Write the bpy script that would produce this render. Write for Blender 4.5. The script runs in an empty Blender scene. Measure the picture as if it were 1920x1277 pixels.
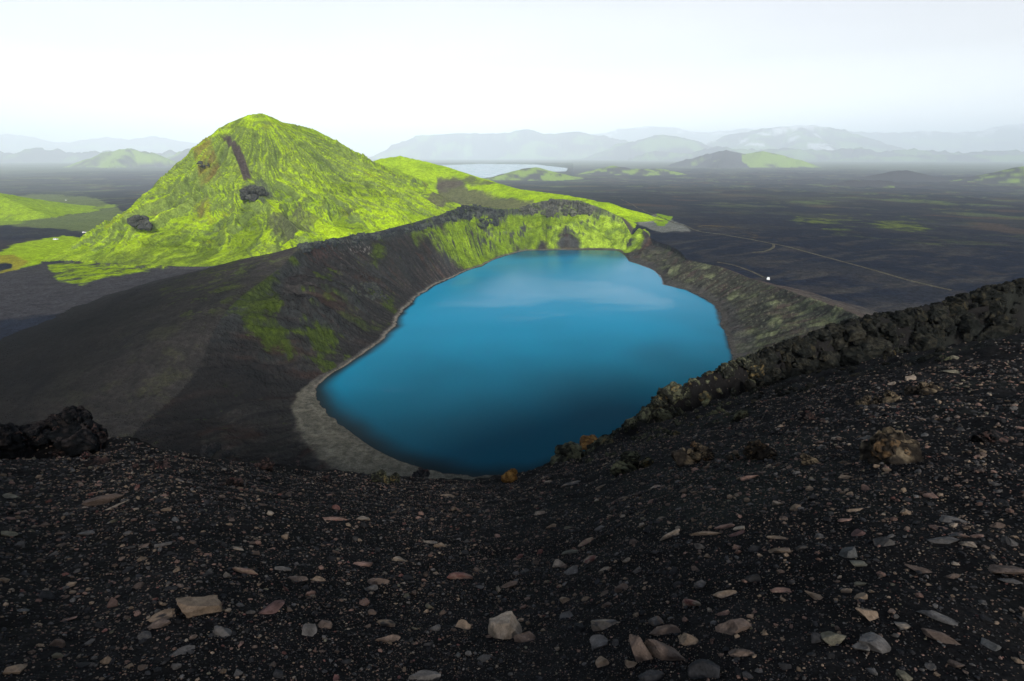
import bpy, math, random
import numpy as np
QUICK = 1.0
random.seed(7); rng = np.random.default_rng(7)
C = bpy.context.scene.collection
H = 90.0; F = 960.0; PITCH = math.atan(353.5/960)
CP, SP = math.cos(PITCH), math.sin(PITCH)
def ray(px, py):
    a = (px-960)/F; b = -(py-638.5)/F
    return np.array([a, CP+b*SP, -SP+b*CP])
def pt(px, py, Y):
    r = ray(px, py); t = Y/r[1]
    return (r[0]*t, Y, H+r[2]*t)
def ptz(px, py, z):
    r = ray(px, py); t = (z-H)/r[2]
    return (r[0]*t, r[1]*t, z)
# ------------------------------------------------------------------ noise
_p = rng.permutation(256); _p = np.concatenate([_p, _p, _p]).astype(np.int64)
_ga = rng.uniform(0, 2*math.pi, 256); _gx, _gy = np.cos(_ga), np.sin(_ga)
def noise(x, y, seed=0):
    x = np.asarray(x, float)+seed*17.31; y = np.asarray(y, float)+seed*9.73
    xi = np.floor(x); yi = np.floor(y); fx = x-xi; fy = y-yi
    xi = xi.astype(np.int64) & 255; yi = yi.astype(np.int64) & 255
    u = fx*fx*fx*(fx*(fx*6-15)+10); v = fy*fy*fy*(fy*(fy*6-15)+10)
    def g(ix, iy, dx, dy):
        h = _p[_p[ix]+iy]; return _gx[h]*dx+_gy[h]*dy
    a = g(xi, yi, fx, fy); b = g(xi+1, yi, fx-1, fy); c = g(xi, yi+1, fx, fy-1); d = g(xi+1, yi+1, fx-1, fy-1)
    return ((a+(b-a)*u)*(1-v)+(c+(d-c)*u)*v)*1.5
def fbm(x, y, o=4, seed=0, gain=.5):
    s = 0; a = 1; n = 0
    for i in range(o):
        s = s+a*noise(x*2**i, y*2**i, seed+i*3); n += a; a *= gain
    return s/n*1.4
def ridged(x, y, o=4, seed=0):
    s = 0; a = 1; n = 0
    for i in range(o):
        s = s+a*(1-2*np.abs(noise(x*2**i, y*2**i, seed+i*3))); n += a; a *= .5
    return s/n
def ss(a, b, x):
    t = np.clip((x-a)/(b-a), 0, 1); return t*t*(3-2*t)
def smax(a, b, k):
    h = np.clip(.5+.5*(a-b)/k, 0, 1); return b+(a-b)*h+k*h*(1-h)
# ------------------------------------------------------------------ crater
CX, CY = 25.0, 300.0
shore_px = [(1050,469),(985,470),(945,480),(905,498),(850,520),(800,545),(770,570),(750,590),(742,612),(715,640),(680,665),(640,690),(605,713),(590,733),(600,757),(625,785),(660,812),(700,840),(750,865),(820,884),(880,893),(940,893),(985,893),
            (1100,469),(1160,470),(1180,490),(1220,503),(1243,533),(1285,543),(1330,565),(1345,580),(1350,610),(1365,640),(1370,660)]
shore = [ptz(a, b, 0)[:2] for a, b in shore_px]+[(92,195),(64,163),(34,142)]
def pol(x, y): return np.arctan2(y-CY, x-CX), np.hypot(x-CX, y-CY)
def per(tv):
    tv = sorted(tv); t = np.array([a for a, b in tv]); v = np.array([b for a, b in tv])
    T = np.linspace(-math.pi, math.pi, 1441)
    return T, np.interp(T, np.concatenate([t-2*math.pi, t, t+2*math.pi]), np.concatenate([v, v, v]))
def smoothp(V, n):
    if n < 1: return V
    W = np.concatenate([V[:-1], V[:-1], V[:-1]]); k = np.hanning(2*n+3)[1:-1]; k /= k.sum()
    W = np.convolve(W, k, 'same'); m = len(V)-1; o = W[m:2*m]; return np.concatenate([o, o[:1]])
T, RS = per([tuple(float(q) for q in pol(*s)) for s in shore]); RS = smoothp(RS, 2)
def RSf(th): return np.interp(th, T, RS)
def beachw(th):   # width of the flat strand by direction
    x = ptz(600,790,0); t0 = math.atan2(x[1]-CY, x[0]-CX)
    d = np.abs((th-t0+math.pi)%(2*math.pi)-math.pi)
    x2 = ptz(720,860,0); t2 = math.atan2(x2[1]-CY, x2[0]-CX)
    d2 = np.abs((th-t2+math.pi)%(2*math.pi)-math.pi)
    x3 = ptz(1120,470,0); t3 = math.atan2(x3[1]-CY, x3[0]-CX)
    d3 = np.abs((th-t3+math.pi)%(2*math.pi)-math.pi)
    return 3.0+6*np.exp(-(d/.22)**2)+11*np.exp(-(d2/.25)**2)+5*np.exp(-(d3/.13)**2)
rim_px = [(1215,438,12),(1195,425,19),(1165,408,27),(1135,393,32),(1090,377,35),(1050,372,36),(1015,377,36),(980,389,36),(945,392,36),(915,388,37),(885,383,37),(855,391,37),(820,404,37),(780,416,37),(740,426,37),(700,437,37),(660,441,37),(620,450,37),(575,457,36),(555,470,35),(530,488,33),(490,514,31),(445,545,29),(412,580,28),(393,612,26),(380,660,23),(350,710,19),(290,762,15),(215,798,13),
          (1285,489,19),(1345,499,23),(1400,520,25),(1440,533,26),(1500,553,27),(1560,573,27),(1610,592,27),(1660,620,27)]
rimR = []; rimZ = []
for px, py, s in rim_px:
    best = None
    for z in np.arange(2, 75, .25):
        x, y, _ = ptz(px, py, z); th, r = pol(x, y)
        q = r-RSf(th)-beachw(th)
        if q <= 0: continue
        e = abs(math.atan2(z, q)-math.radians(s))
        if best is None or e < best[0]: best = (e, float(th), float(r), z)
    rimR.append((best[1], best[2])); rimZ.append((best[1], best[3]))
for x, y, z in [(116,506,9),(128,478,7)]:
    th, r = pol(x, y); rimR.append((float(th), float(r)+14)); rimZ.append((float(th), z))
for deg in (-118,-105,-90,-70,-55):
    th = math.radians(deg); rimR.append((th, float(RSf(th))+45)); rimZ.append((th, 9))
_, RR = per(rimR); _, RZ = per(rimZ); _wn = ss(math.radians(-163), math.radians(-150), T)*ss(math.radians(-95), math.radians(-115), T)
RR = smoothp(RR, 3)*(1-_wn)+smoothp(RR, 18)*_wn; RZ = smoothp(RZ, 3)*(1-_wn)+smoothp(RZ, 18)*_wn; RZS = smoothp(RZ, 90)
def dth(th, px, py, z):
    x = ptz(px, py, z); t0 = math.atan2(x[1]-CY, x[0]-CX)
    return (th-t0+math.pi)%(2*math.pi)-math.pi
def crater(x, y, detail=True):
    th, r = pol(x, y)
    rs = RSf(th); rr = np.interp(th, T, RR); rz = np.interp(th, T, RZ)
    B = beachw(th)
    if detail: rs = rs+fbm(th*24, r*0+.5, 4, 5)*1.6*ss(.02, .2, np.abs(dth(th,700,840,0)))
    q = r-rs
    W = np.maximum(rr-rs-B, 6)
    u = np.clip((q-B)/W, 0, 1)
    zb = .25+B*.07
    tal = u**1.06
    cliffy = np.where(rz > 24, 1.0, ss(10, 24, rz))
    leftn = ss(-.1, .12, dth(th, 575, 457, 50))*ss(2.2, 1.2, dth(th, 575, 457, 50))   # smooth brown hill side has no cliff band
    cl = cliffy*(1-.75*leftn)
    prof = tal*(1-cl)+cl*np.where(u < .9, u*(.80/.9), .80+(u-.9)*2.0)
    zin = zb+(rz-zb)*prof
    if detail:
        sh = np.sin(np.clip(u, 0, 1)*math.pi)
        far = ss(.9, .2, np.abs(dth(th,1080,440,10)))
        amp = sh*(rz*(.13-.09*far))
        L = 1.0
        st = ridged(th*26, u*1.1+.3, 4, 21)
        zin = zin+amp*(st-.35)
        lum = fbm(x*.045, y*.045, 4, 31)
        zin = zin+sh*lum*(3+4*far)
        # lumpy mossy spur stepping into the lake on the far side
        d1 = dth(th, 1068, 462, 0); zin = zin+13*np.exp(-(d1/.06)**2)*.6*ss(0, .12, u)*ss(.75, .3, u)*(1+.5*fbm(x*.1, y*.1, 3, 3))
        # buttresses on the dark left wall
        for (bx, by, am, wd) in ((690,560,7,.06),(760,500,6,.05),(610,600,7,.07),(820,470,5,.04)):
            d1 = dth(th, bx, by, 15); zin = zin+am*np.exp(-(d1/wd)**2)*ss(.1, .45, u)*ss(1.0, .6, u)*(1+.6*ridged(th*60, u*4, 3, 8))
        rk = ss(.80, .93, u)*ss(1.0, .97, u)*cl
        zin = zin+rk*(ridged(th*110, u*3, 4, 9)*2.6)
    zw = np.clip(q*.32, -14, 10)+.0
    zin2 = np.where(q < B, np.where(q > 0, .02+q*(zb/np.maximum(B, .1)), np.clip(q*.22, -14, 0)), zin)
    v = np.maximum(r-rr, 0)
    so = .22+.10*ss(40, 20, rz)*0
    lf = ss(-1.2, -.2, dth(th, 445, 545, 30))*ss(1.5, .4, dth(th, 445, 545, 30))
    so = np.where(x > 60, .16, .25-.02*lf)
    rzf = rz+(np.interp(th, T, RZS)-rz)*ss(0, 90, v)*.9
    zo = rzf-v*so-np.minimum(v, 8)**2*.004
    if detail: zo = zo+ss(0, 25, v)*fbm(x*.03, y*.03, 5, 41)*1.6+ss(3, 60, v)*0
    inside = r < rr
    lz = ss(math.radians(-178), math.radians(-165), th)*ss(math.radians(-110), math.radians(-125), th)
    zi_, zo_ = zin, rzf-(r-rr)*so; kq = 9*lz+.01; hq = np.clip(.5+.5*(zi_-zo_)/kq, 0, 1); dr_ = kq*hq*(1-hq)*lz
    tt_ = ss(60, 0, np.abs(r-rr)); cap = (rr-r); zin2 = zin2-lz*3.5*np.exp(-np.abs(r-rr)/9)*(q > B); zo = zo-lz*3.5*np.exp(-np.abs(r-rr)/9)
    return zin2, zo, inside, u, q, B, th, rz, v
# ------------------------------------------------------------------ plain and ridges
LAKE2Z = -76.0
def plain(x, y, detail=True):
    R = np.hypot(x, y); az = np.arctan2(x, y)
    base = 8-.034*np.maximum(R-600, 0)
    base = smax(base, -78-.004*np.maximum(R-3000, 0), 14)
    base = base+5*ss(40, 200, x)*ss(900, 500, R)
    if detail:
        a = ss(500, 4500, R)
        n = fbm(x*.0016, y*.0016, 5, 51)
        base = base+a*n*11*ss(.02, .16, np.abs(az-.0)+ss(2600, 1600, R)*.2)+ss(250, 700, R)*fbm(x*.012, y*.012, 4, 52)*2.0
        base = base+ss(900, 2500, R)*ss(14000, 8000, R)*np.maximum(ridged(x*.0045, y*.0045, 3, 53)-.45, 0)*15*ss(.1, .3, az)
    return base
def P(lst, Y=None): return [pt(a[0], a[1], a[2] if len(a) > 2 else Y) for a in lst]
# name, ridges, k, flare, noise amplitude, noise scale
HILLS = [
 ('mountain_green', [P([(410,237,590),(385,268,580),(345,305,560),(300,345,540),(258,390,515),(222,422,480),(170,468,430),(118,512,372)]),
                     P([(410,237,590),(430,228,596),(460,215,604),(490,211,615),(512,220,632),(530,229,648),(555,233,672),(585,240,700),(620,258,740),(660,282,790),(700,303,840),(760,325,880),(825,347,900)]),
                     P([(410,237,590),(428,262,565),(452,308,525),(484,352,490),(520,392,455),(560,430,420)])], .66, 1.35, 12, 30),
 ('hill_green', [P([(690,306,980),(715,297,1000),(750,292,1020),(800,303,1000),(850,318,960),(900,335,900),(960,353,820),(1050,364,740),(1100,373,700),(1130,380,680)])], .34, 1.3, 4, 70),
 ('hill_left', [P([(-300,335,1200),(-150,345,1100),(-60,352,1000),(0,366,930),(40,383,880),(80,402,830)])], .33, 1.3, 3, 60),
 ('hill_pale', [P([(110,330,7589),(165,301,7589),(200,284,7589),(240,276,7589),(275,288,7474),(310,300,7359),(345,322,7129)]), P([(240,276,7589),(215,305,6899),(195,325,6439)])], .5, 1.3, 60, 700),
 ('hill_pale2', [P([(280,312,10120),(320,290,10120),(355,277,10120),(390,285,10120),(450,300,10120)])], .5, 1.3, 70, 900),
 ('mound_pale', [P([(120,344,5290),(160,334,5290),(200,331,5405),(245,343,5290)])], .3, 1.3, 9, 300),
 ('mound_dark', [P([(-120,333,4370),(0,335,4370),(30,336,4370),(62,345,4255)])], .3, 1.3, 9, 300),
 ('far_left', [P([(-400,262),(-200,248),(-60,251),(20,250),(60,256),(100,266),(130,266),(165,260),(200,256),(240,261),(290,254),(330,263),(400,272),(470,285)], 26000)], .42, 1.5, 160, 1300),
 ('far_left2', [P([(-100,320),(0,312),(60,300),(110,307),(150,318)], 15000)], .3, 1.4, 90, 1700),
 ('massif', [P([(690,300,21000),(735,284),(770,262),(800,253),(850,250),(900,249),(950,248),(972,243),(986,240),(1004,249),(1040,250),(1085,246),(1120,253),(1160,262),(1200,270)] , 21000)], .46, 1.2, 200, 1500),
 ('massif_side', [P([(1130,290),(1165,275),(1200,260),(1235,252),(1262,254),(1300,268),(1335,282)], 17500)], .42, 1.3, 170, 1500),
 ('snow_back', [P([(1050,252),(1130,250),(1175,240),(1215,236),(1260,238),(1310,247),(1345,246),(1400,240)], 33000)], .4, 1.3, 300, 3000),
 ('snow_peak', [P([(1310,284),(1345,262),(1385,248),(1430,240),(1480,235),(1520,233),(1555,238),(1590,252),(1640,270),(1700,286),(1760,298)], 21000),P([(1500,234,21000),(1520,262,18500),(1560,285,16500)]),P([(1430,240,21000),(1420,270,18500)])], .42, 1.35, 170, 1600),
 ('right_back', [P([(1560,243),(1620,247),(1680,249),(1740,244),(1790,248),(1830,246),(1862,243),(1895,233),(1925,231),(1990,240),(2150,250),(2400,262)], 28000)], .4, 1.3, 280, 2600),
 ('right_low', [P([(1560,300),(1640,296),(1720,292),(1800,290),(1880,292),(1960,288),(2150,285)], 13500)], .3, 1.3, 70, 1300),
 ('range_mid', [P([(1180,300),(1240,284),(1290,289),(1350,278),(1400,284),(1470,276),(1530,285),(1600,278),(1650,286),(1720,281),(1800,288),(1870,282),(1960,287),(2080,280)], 14500)], .36, 1.3, 160, 1100),
 ('range_left', [P([(-200,292),(-60,284),(20,290),(80,280),(140,291),(190,286),(250,294),(330,286),(420,292)], 13000)], .36, 1.3, 150, 1000),
 ('hill_cone', [P([(1235,316,7525),(1290,298,7417),(1330,288,7417),(1362,280,7417),(1395,288,7310)]),P([(1362,280,7417),(1355,300,6772),(1345,318,6235)])], .42, 1.3, 34, 330),
 ('hill_cone_green', [P([(1395,289,7310),(1430,283,7202),(1465,290,7095),(1500,301,6880)])], .42, 1.3, 26, 400),
 ('hill_mid', [P([(905,336,3375),(950,326,3510),(985,315,3645),(1005,313,3645),(1035,322,3577),(1060,330,3510)])], .3, 1.4, 7, 160),
 ('hill_mid2', [P([(1095,330,4320),(1130,314,4500),(1150,310,4500),(1185,316,4410),(1240,316,4500),(1300,330,4140)])], .3, 1.4, 7, 160),
 ('hill_right', [P([(1872,330,3200),(1895,320,3200),(1920,311,3200),(1965,303,3200),(2060,312,3200)])], .35, 1.3, 5, 100),
 ('mound_a', [P([(1625,335,3500),(1680,320,3500),(1700,318,3500),(1745,332,3500)])], .3, 1.3, 6, 160),
 ('mound_b', [P([(1570,346,2700),(1600,338,2700),(1660,338,2700),(1700,347,2700)])], .28, 1.3, 5, 130),
]
MAINSET = ('mountain_green',)
def ridge_h(x, y, segs, k, flare, base, steep=False):
    best = np.full(x.shape, -1e9); sec = np.full(x.shape, -1e9); bri = np.full(x.shape, -1); bw = np.zeros(x.shape); bs = np.zeros(x.shape); bd = np.full(x.shape, 1e9); bc = np.zeros(x.shape)
    for ri, pl in enumerate(segs):
        s0 = 0.0
        for i in range(len(pl)-1):
            a, b = pl[i], pl[i+1]
            vx, vy = b[0]-a[0], b[1]-a[1]; L2 = vx*vx+vy*vy; L = math.sqrt(L2)
            t = np.clip(((x-a[0])*vx+(y-a[1])*vy)/L2, 0, 1)
            dx = x-a[0]-t*vx; dy = y-a[1]-t*vy; d = np.hypot(dx, dy)
            zc = a[2]+(b[2]-a[2])*t
            hh = np.maximum(zc-base, 1); w = hh/k*flare
            g = np.clip(1-d/w, 0, 1)**flare
            side = np.sign(vx*dy-vy*dx)
            if steep:
                dr = (-.985*dx+.17*dy)/np.maximum(d, .5); g = np.clip(1-d*(1+2.2*ss(.1, .75, dr))/w, 0, 1)**flare
            h = base+hh*g
            wgt = ss(0, .55, np.abs(vx*dy-vy*dx)/(L*np.maximum(d, .01)))
            m = h > best
            sec = np.where(m & (bri != ri), best, np.where(~m & (bri != ri), np.maximum(sec, h), sec)); bri = np.where(m, ri, bri); bw = np.where(m, wgt, bw)
            best = np.where(m, h, best); bs = np.where(m, s0+t*L+ri*977+side*331, bs); bd = np.where(m, d, bd); bc = np.where(m, hh, bc)
            s0 += L
    return best, bs, bd, bc, bw*ss(0, 9 if steep else 40, best-sec)
def radial(X, Y):
    dx, dy = X+285, Y-628; r = np.hypot(dx, dy); return np.arctan2(dx, -dy+1e-6)+(.10*fbm(X/70, Y/70, 3, 193)+.03*fbm(X/18, Y/18, 3, 194))*ss(20, 120, r), r
def hills(x, y, base, detail=True):
    """returns height and id of the hill in charge (-1 plain) and streak coords"""
    z = base.copy(); hid = np.full(x.shape, -1); S = np.zeros(x.shape); D = np.zeros(x.shape); TOP = np.zeros(x.shape); global WT; WT = np.zeros(x.shape)
    for k, (nm, segs, kk, fl, amp, sc) in enumerate(HILLS):
        xs = [p[0] for s in segs for p in s]; ys = [p[1] for s in segs for p in s]; hm = max(p[2] for s in segs for p in s)+160
        mg = hm/kk*fl+50
        m = (x > min(xs)-mg) & (x < max(xs)+mg) & (y > min(ys)-mg) & (y < max(ys)+mg)
        if not m.any(): continue
        X, Y, B = x[m], y[m], base[m]
        h, s, d, hh, wt = ridge_h(X, Y, segs, kk, fl, B, nm in MAINSET)
        if detail:
            rel = np.clip((h-B)/np.maximum(hh, 1), 0, 1)
            env = ss(0, .25, rel)*ss(1.0, .82, rel)
            if nm in MAINSET:
                ph, rs_ = radial(X, Y)
                h = h-17*np.exp(-((X+288)/48)**2-((Y-468)/75)**2)-11*np.exp(-((X+190)/34)**2-((Y-590)/90)**2)-7*np.exp(-((X+345)/30)**2-((Y-400)/40)**2)
                gl = ridged(ph*7.5+fbm(X/80, Y/80, 2, 62)*.35, rs_/210, 5, 61)-.35
                h = h+env*ss(15, 90, rs_)*(amp*.75*gl+ridged(ph*26, rs_/120, 3, 66)*1.5)+env*fbm(X/22, Y/22, 4, 63)*2.2+ss(.0, .1, rel)*fbm(X/9, Y/9, 3, 64)*.5
            else:
                gl = ridged(X/sc, Y/sc, 5, 65+k)-.25
                gs = ridged(s/(sc*.8), d/(sc*5), 3, 67)-.3
                h = h+env*amp*(gl*.8+gs*.7*wt)+ss(0, .2, rel)*amp*.10*fbm(X/sc*4, Y/sc*4, 4, 70+k)
        zz = smax(h, z[m], 3 if sc < 200 else 12)
        zz = np.where(h > B+.5, zz, np.maximum(z[m], h*0+z[m]))
        win = h > z[m]
        idx = np.where(m)
        z[m] = zz
        tmp = hid[m]; tmp[win & (h > B+1.0)] = k; hid[m] = tmp
        tmp = S[m]; tmp[win] = s[win]; S[m] = tmp
        tmp = D[m]; tmp[win] = d[win]; D[m] = tmp
        WT[m] = np.where(win, wt, WT[m])
        tmp = TOP[m]; tmp[win] = np.clip((h-B)/np.maximum(hh, 1), 0, 1)[win]; TOP[m] = tmp
    return z, hid, S, D, TOP
# ------------------------------------------------------------------ the hill the camera stands on
sil = [(-400,850,20,850),(-150,800,21,860),(0,797,21,880),(60,800,21,870),(135,812,21,870),(200,817,21,850),(290,838,20,850),(400,856,19,865),(540,876,18,885),(640,886,18,895),(720,894,18,902),(800,897,18,905),(900,900,18,907),(980,891,19,900),(1040,866,21,878),(1110,847,23,860),(1150,818,25,838),(1200,788,28,815),(1260,735,33,790),(1310,712,37,772),(1400,676,43,748),(1480,648,50,725),(1600,600,58,700),(1700,585,63,680),(1800,562,70,665),(1920,530,80,650),(2150,470,90,640),(2600,400,100,640)]
SA, SL, SZ, SZB = [], [], [], []
for px, py, rl, pb in sil:
    r_ = ray(px, py); h_ = math.hypot(r_[0], r_[1]); SA.append(math.atan2(r_[0], r_[1])); SL.append(rl); SZ.append(H+r_[2]/h_*rl)
    r2 = ray(px, pb); SZB.append(H+r2[2]/math.hypot(r2[0], r2[1])*rl*.93)
SA = np.array([-math.pi, -2.3, -1.6]+SA+[1.75, 2.4, math.pi]); SL = np.array([46, 44, 34.]+SL+[80, 55, 46.]); SZ = np.array([121, 114, 92.]+SZ+[92, 112, 121.]); SZB = np.array([118, 111, 91.5]+SZB+[90, 109, 118.])  # rise behind the camera: unseen, shaped to cast shade over the foreground
Z0 = H-1.7
_t = np.linspace(-math.pi, math.pi, 2881); _k = np.hanning(31); _k /= _k.sum()
def _sm(v): 
    w_ = np.interp(_t, SA, v); w_ = np.concatenate([np.full(15, w_[0]), w_, np.full(15, w_[-1])]); return np.convolve(w_, _k, 'valid')
SL, SZ, SZB = _sm(SL), _sm(SZ), _sm(SZB); SA = _t
def near(x, y, detail=True):
    r = np.hypot(x, y); az = np.arctan2(x, y)
    rl = np.interp(az, SA, SL); zl = np.interp(az, SA, SZ); zb = np.interp(az, SA, SZB)
    rb = rl*.93
    t = r/rb
    z = Z0+(zb-Z0)*t
    # slight convexity: the middle bulges a little
    z = z+np.sin(np.clip(t, 0, 1)*math.pi)*.018*rl*.5
    z = np.where(r > rb, zb+(zl-zb)*ss(0, 1, (r-rb)/(rl-rb)), z)
    over = np.maximum(r-rl, 0)
    z = np.where(r > rl, zl-over*.92+np.minimum(over, 3)*0, z)
    if detail:
        a = ss(1.5, 12, r)
        z = z+a*fbm(x*.22, y*.22, 4, 81)*.30*np.clip(r/18, .3, 2.2)+fbm(x*1.3, y*1.3, 4, 83)*.05*ss(.5, 4, r)*np.clip(r/6, 1, 5)
    return z
def terrain(x, y, detail=True, full=False):
    x = np.asarray(x, float); y = np.asarray(y, float)
    shp = x.shape; x = x.ravel(); y = y.ravel()
    cin, cout, inside, u, q, B, th, rz, v = crater(x, y, detail)
    pl = plain(x, y, detail)
    z, hid, S, D, TOP = hills(x, y, pl, detail)
    kk = 3.0
    out = smax(cout, z, kk*ss(0, 10, v)+.01)
    cls = np.where(cout > z+.3, 1, 0)            # 1 = crater outer slope
    zz = np.where(inside, cin, out)
    cls = np.where(inside, 2, cls)
    cls = np.where((cls == 0) & (hid >= 0), 10+hid, cls)
    nr = near(x, y, detail)
    nm = nr > zz
    zz = np.where(nm, nr, zz); cls = np.where(nm, 5, cls)
    # far lake basin
    az = np.arctan2(x, y); R = np.hypot(x, y)
    if full: return [a.reshape(shp) for a in (zz, cls, u, q, B, th, rz, v, hid, S, D, TOP)]
    return zz.reshape(shp)
def hit(px, py, detail=False, rmin=3, rmax=30000, ns=3000):
    d = ray(px, py); hh = math.hypot(d[0], d[1])
    R = np.exp(np.linspace(math.log(rmin), math.log(rmax), ns)); t = R/hh
    z = terrain(d[0]*t, d[1]*t, detail)
    b = np.where(H+d[2]*t < z)[0]
    if not len(b): return None
    i = b[0]; return (float(d[0]*t[i]), float(d[1]*t[i]), float(z[i]))
# ------------------------------------------------------------------ helpers for objects
def tag(o, label=None, cat=None, group=None, kind=None):
    if label: o['label'] = label
    if cat: o['category'] = cat
    if group: o['group'] = group
    if kind: o['kind'] = kind
    return o
def mesh_np(name, V, Fc, mat, cols=None, smooth=True, parent=None, attrs=None):
    V = np.asarray(V, np.float32); Fc = np.asarray(Fc, np.int32)
    me = bpy.data.meshes.new(name); n = Fc.shape[1]
    me.vertices.add(len(V)); me.vertices.foreach_set('co', V.ravel())
    me.loops.add(Fc.size); me.loops.foreach_set('vertex_index', Fc.ravel())
    me.polygons.add(len(Fc)); me.polygons.foreach_set('loop_start', np.arange(0, Fc.size, n, dtype=np.int32))
    try: me.polygons.foreach_set('loop_total', np.full(len(Fc), n, np.int32))
    except Exception: pass
    me.polygons.foreach_set('use_smooth', np.full(len(Fc), smooth, bool))
    if cols is not None:
        ca = me.color_attributes.new('Col', 'FLOAT_COLOR', 'POINT')
        c4 = np.ones((len(V), 4), np.float32); c4[:, :3] = cols; ca.data.foreach_set('color', c4.ravel())
    if attrs:
        for k, a in attrs.items():
            at = me.attributes.new(k, 'FLOAT', 'POINT'); at.data.foreach_set('value', np.asarray(a, np.float32))
    me.update(); me.validate()
    me.materials.append(mat)
    o = bpy.data.objects.new(name, me); C.objects.link(o)
    if parent: o.parent = parent
    return o
# ------------------------------------------------------------------ materials
def newmat(name):
    m = bpy.data.materials.new(name); m.use_nodes = True; nt = m.node_tree; nt.nodes.clear()
    out = nt.nodes.new('ShaderNodeOutputMaterial'); b = nt.nodes.new('ShaderNodeBsdfPrincipled')
    nt.links.new(b.outputs[0], out.inputs['Surface']); return m, nt, b, out
def earth_mat(name, scales, var, bump, rough=.9, spec=.25, dist=.1):
    m, nt, b, out = newmat(name); N = nt.nodes; L = nt.links
    col = N.new('ShaderNodeVertexColor'); col.layer_name = 'Col'
    geo = N.new('ShaderNodeNewGeometry')
    prev = None; hs = None
    for i, sc in enumerate(scales):
        n = N.new('ShaderNodeTexNoise'); n.inputs['Scale'].default_value = sc; n.inputs['Detail'].default_value = 4; n.inputs['Roughness'].default_value = .6
        L.new(geo.outputs['Position'], n.inputs['Vector'])
        mr = N.new('ShaderNodeMapRange'); mr.inputs['From Min'].default_value = .3; mr.inputs['From Max'].default_value = .7
        mr.inputs['To Min'].default_value = 1-var; mr.inputs['To Max'].default_value = 1+var
        L.new(n.outputs['Fac'], mr.inputs['Value'])
        if prev is None: prev = mr.outputs[0]; hs = n.outputs['Fac']
        else:
            mm = N.new('ShaderNodeMath'); mm.operation = 'MULTIPLY'; L.new(prev, mm.inputs[0]); L.new(mr.outputs[0], mm.inputs[1]); prev = mm.outputs[0]
            ad = N.new('ShaderNodeMath'); ad.operation = 'MULTIPLY_ADD'; ad.inputs[1].default_value = scales[0]/sc; L.new(n.outputs['Fac'], ad.inputs[0]); L.new(hs, ad.inputs[2]); hs = ad.outputs[0]
    vm = N.new('ShaderNodeVectorMath'); vm.operation = 'SCALE'; L.new(col.outputs['Color'], vm.inputs[0]); L.new(prev, vm.inputs['Scale'])
    L.new(vm.outputs[0], b.inputs['Base Color'])
    b.inputs['Roughness'].default_value = rough; b.inputs['Specular IOR Level'].default_value = spec
    bp = N.new('ShaderNodeBump'); bp.inputs['Strength'].default_value = bump; bp.inputs['Distance'].default_value = dist
    L.new(hs, bp.inputs['Height']); L.new(bp.outputs[0], b.inputs['Normal'])
    return m
M_land = earth_mat('volcanic_land', [.15, .6, 2.2], .30, .9, .95, .0, 2.0)
M_slope = earth_mat('scoria_slope', [1.2, 9, 45], .35, .9, .9, .02, .12)
M_stone = earth_mat('broken_stone', [7, 28, 90], .2, .8, .85, .08, .016)
M_gravel = earth_mat('scoria_gravel', [30, 120], .25, .6, .85, .05, .008)
M_lava = earth_mat('lava_rock', [1.5, 6, 25], .35, 1.0, .95, .02, .12)
# ------------------------------------------------------------------ colours
def L3(r, g, b): 
    f = lambda c: ((c/255+.055)/1.055)**2.4 if c > 10 else c/255/12.92
    return np.array([f(r), f(g), f(b)])
def uv(x, y):
    R = np.maximum(np.hypot(x, y), 1); return np.arctan2(x, y)*F, F*H/R
def sdpoly(u, v, poly):
    d = np.full(u.shape, 1e9); ins = np.zeros(u.shape, bool); n = len(poly)
    for i in range(n):
        x1, y1 = poly[i]; x2, y2 = poly[(i+1) % n]
        vx, vy = x2-x1, y2-y1; t = np.clip(((u-x1)*vx+(v-y1)*vy)/(vx*vx+vy*vy+1e-9), 0, 1)
        d = np.minimum(d, np.hypot(u-x1-t*vx, v-y1-t*vy))
        c = ((y1 > v) != (y2 > v)) & (u < (x2-x1)*(v-y1)/(y2-y1+1e-12)+x1)
        ins ^= c
    return np.where(ins, d, -d)
def patch(U, V, NZ, pts, soft=4, wob=8):
    pl = []
    for q in pts:
        h = hit(*q)
        if h is None: h = pt(q[0], 300, 9000)
        a, b = uv(h[0], h[1]); pl.append((float(a), float(b)))
    us = [p[0] for p in pl]; vs = [p[1] for p in pl]; m = (U > min(us)-40) & (U < max(us)+40) & (V > min(vs)-40) & (V < max(vs)+40)
    o = np.zeros(U.shape)
    if m.any(): o[m] = ss(-soft, soft, sdpoly(U[m], V[m], pl)+NZ[m]*wob)
    return o
def mixc(c, m, col): return c+(col-c)*m[:, None]
LIME = np.array([.27, .405, .004]); LIME2 = np.array([.165, .275, .005]); OLIVE = np.array([.075, .12, .007]); YEL = np.array([.34, .40, .01])
DKM = np.array([.045, .075, .008]); BRN = np.array([.060, .052, .046]); DARK = np.array([.020, .020, .022]); LAVA = np.array([.010, .014, .026]); ASH = np.array([.085, .08, .072])
ROCK = np.array([.045, .05, .05]); RUST = np.array([.075, .035, .022]); SAND = np.array([.088, .083, .064]); ORNG = np.array([.22, .15, .02])
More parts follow.
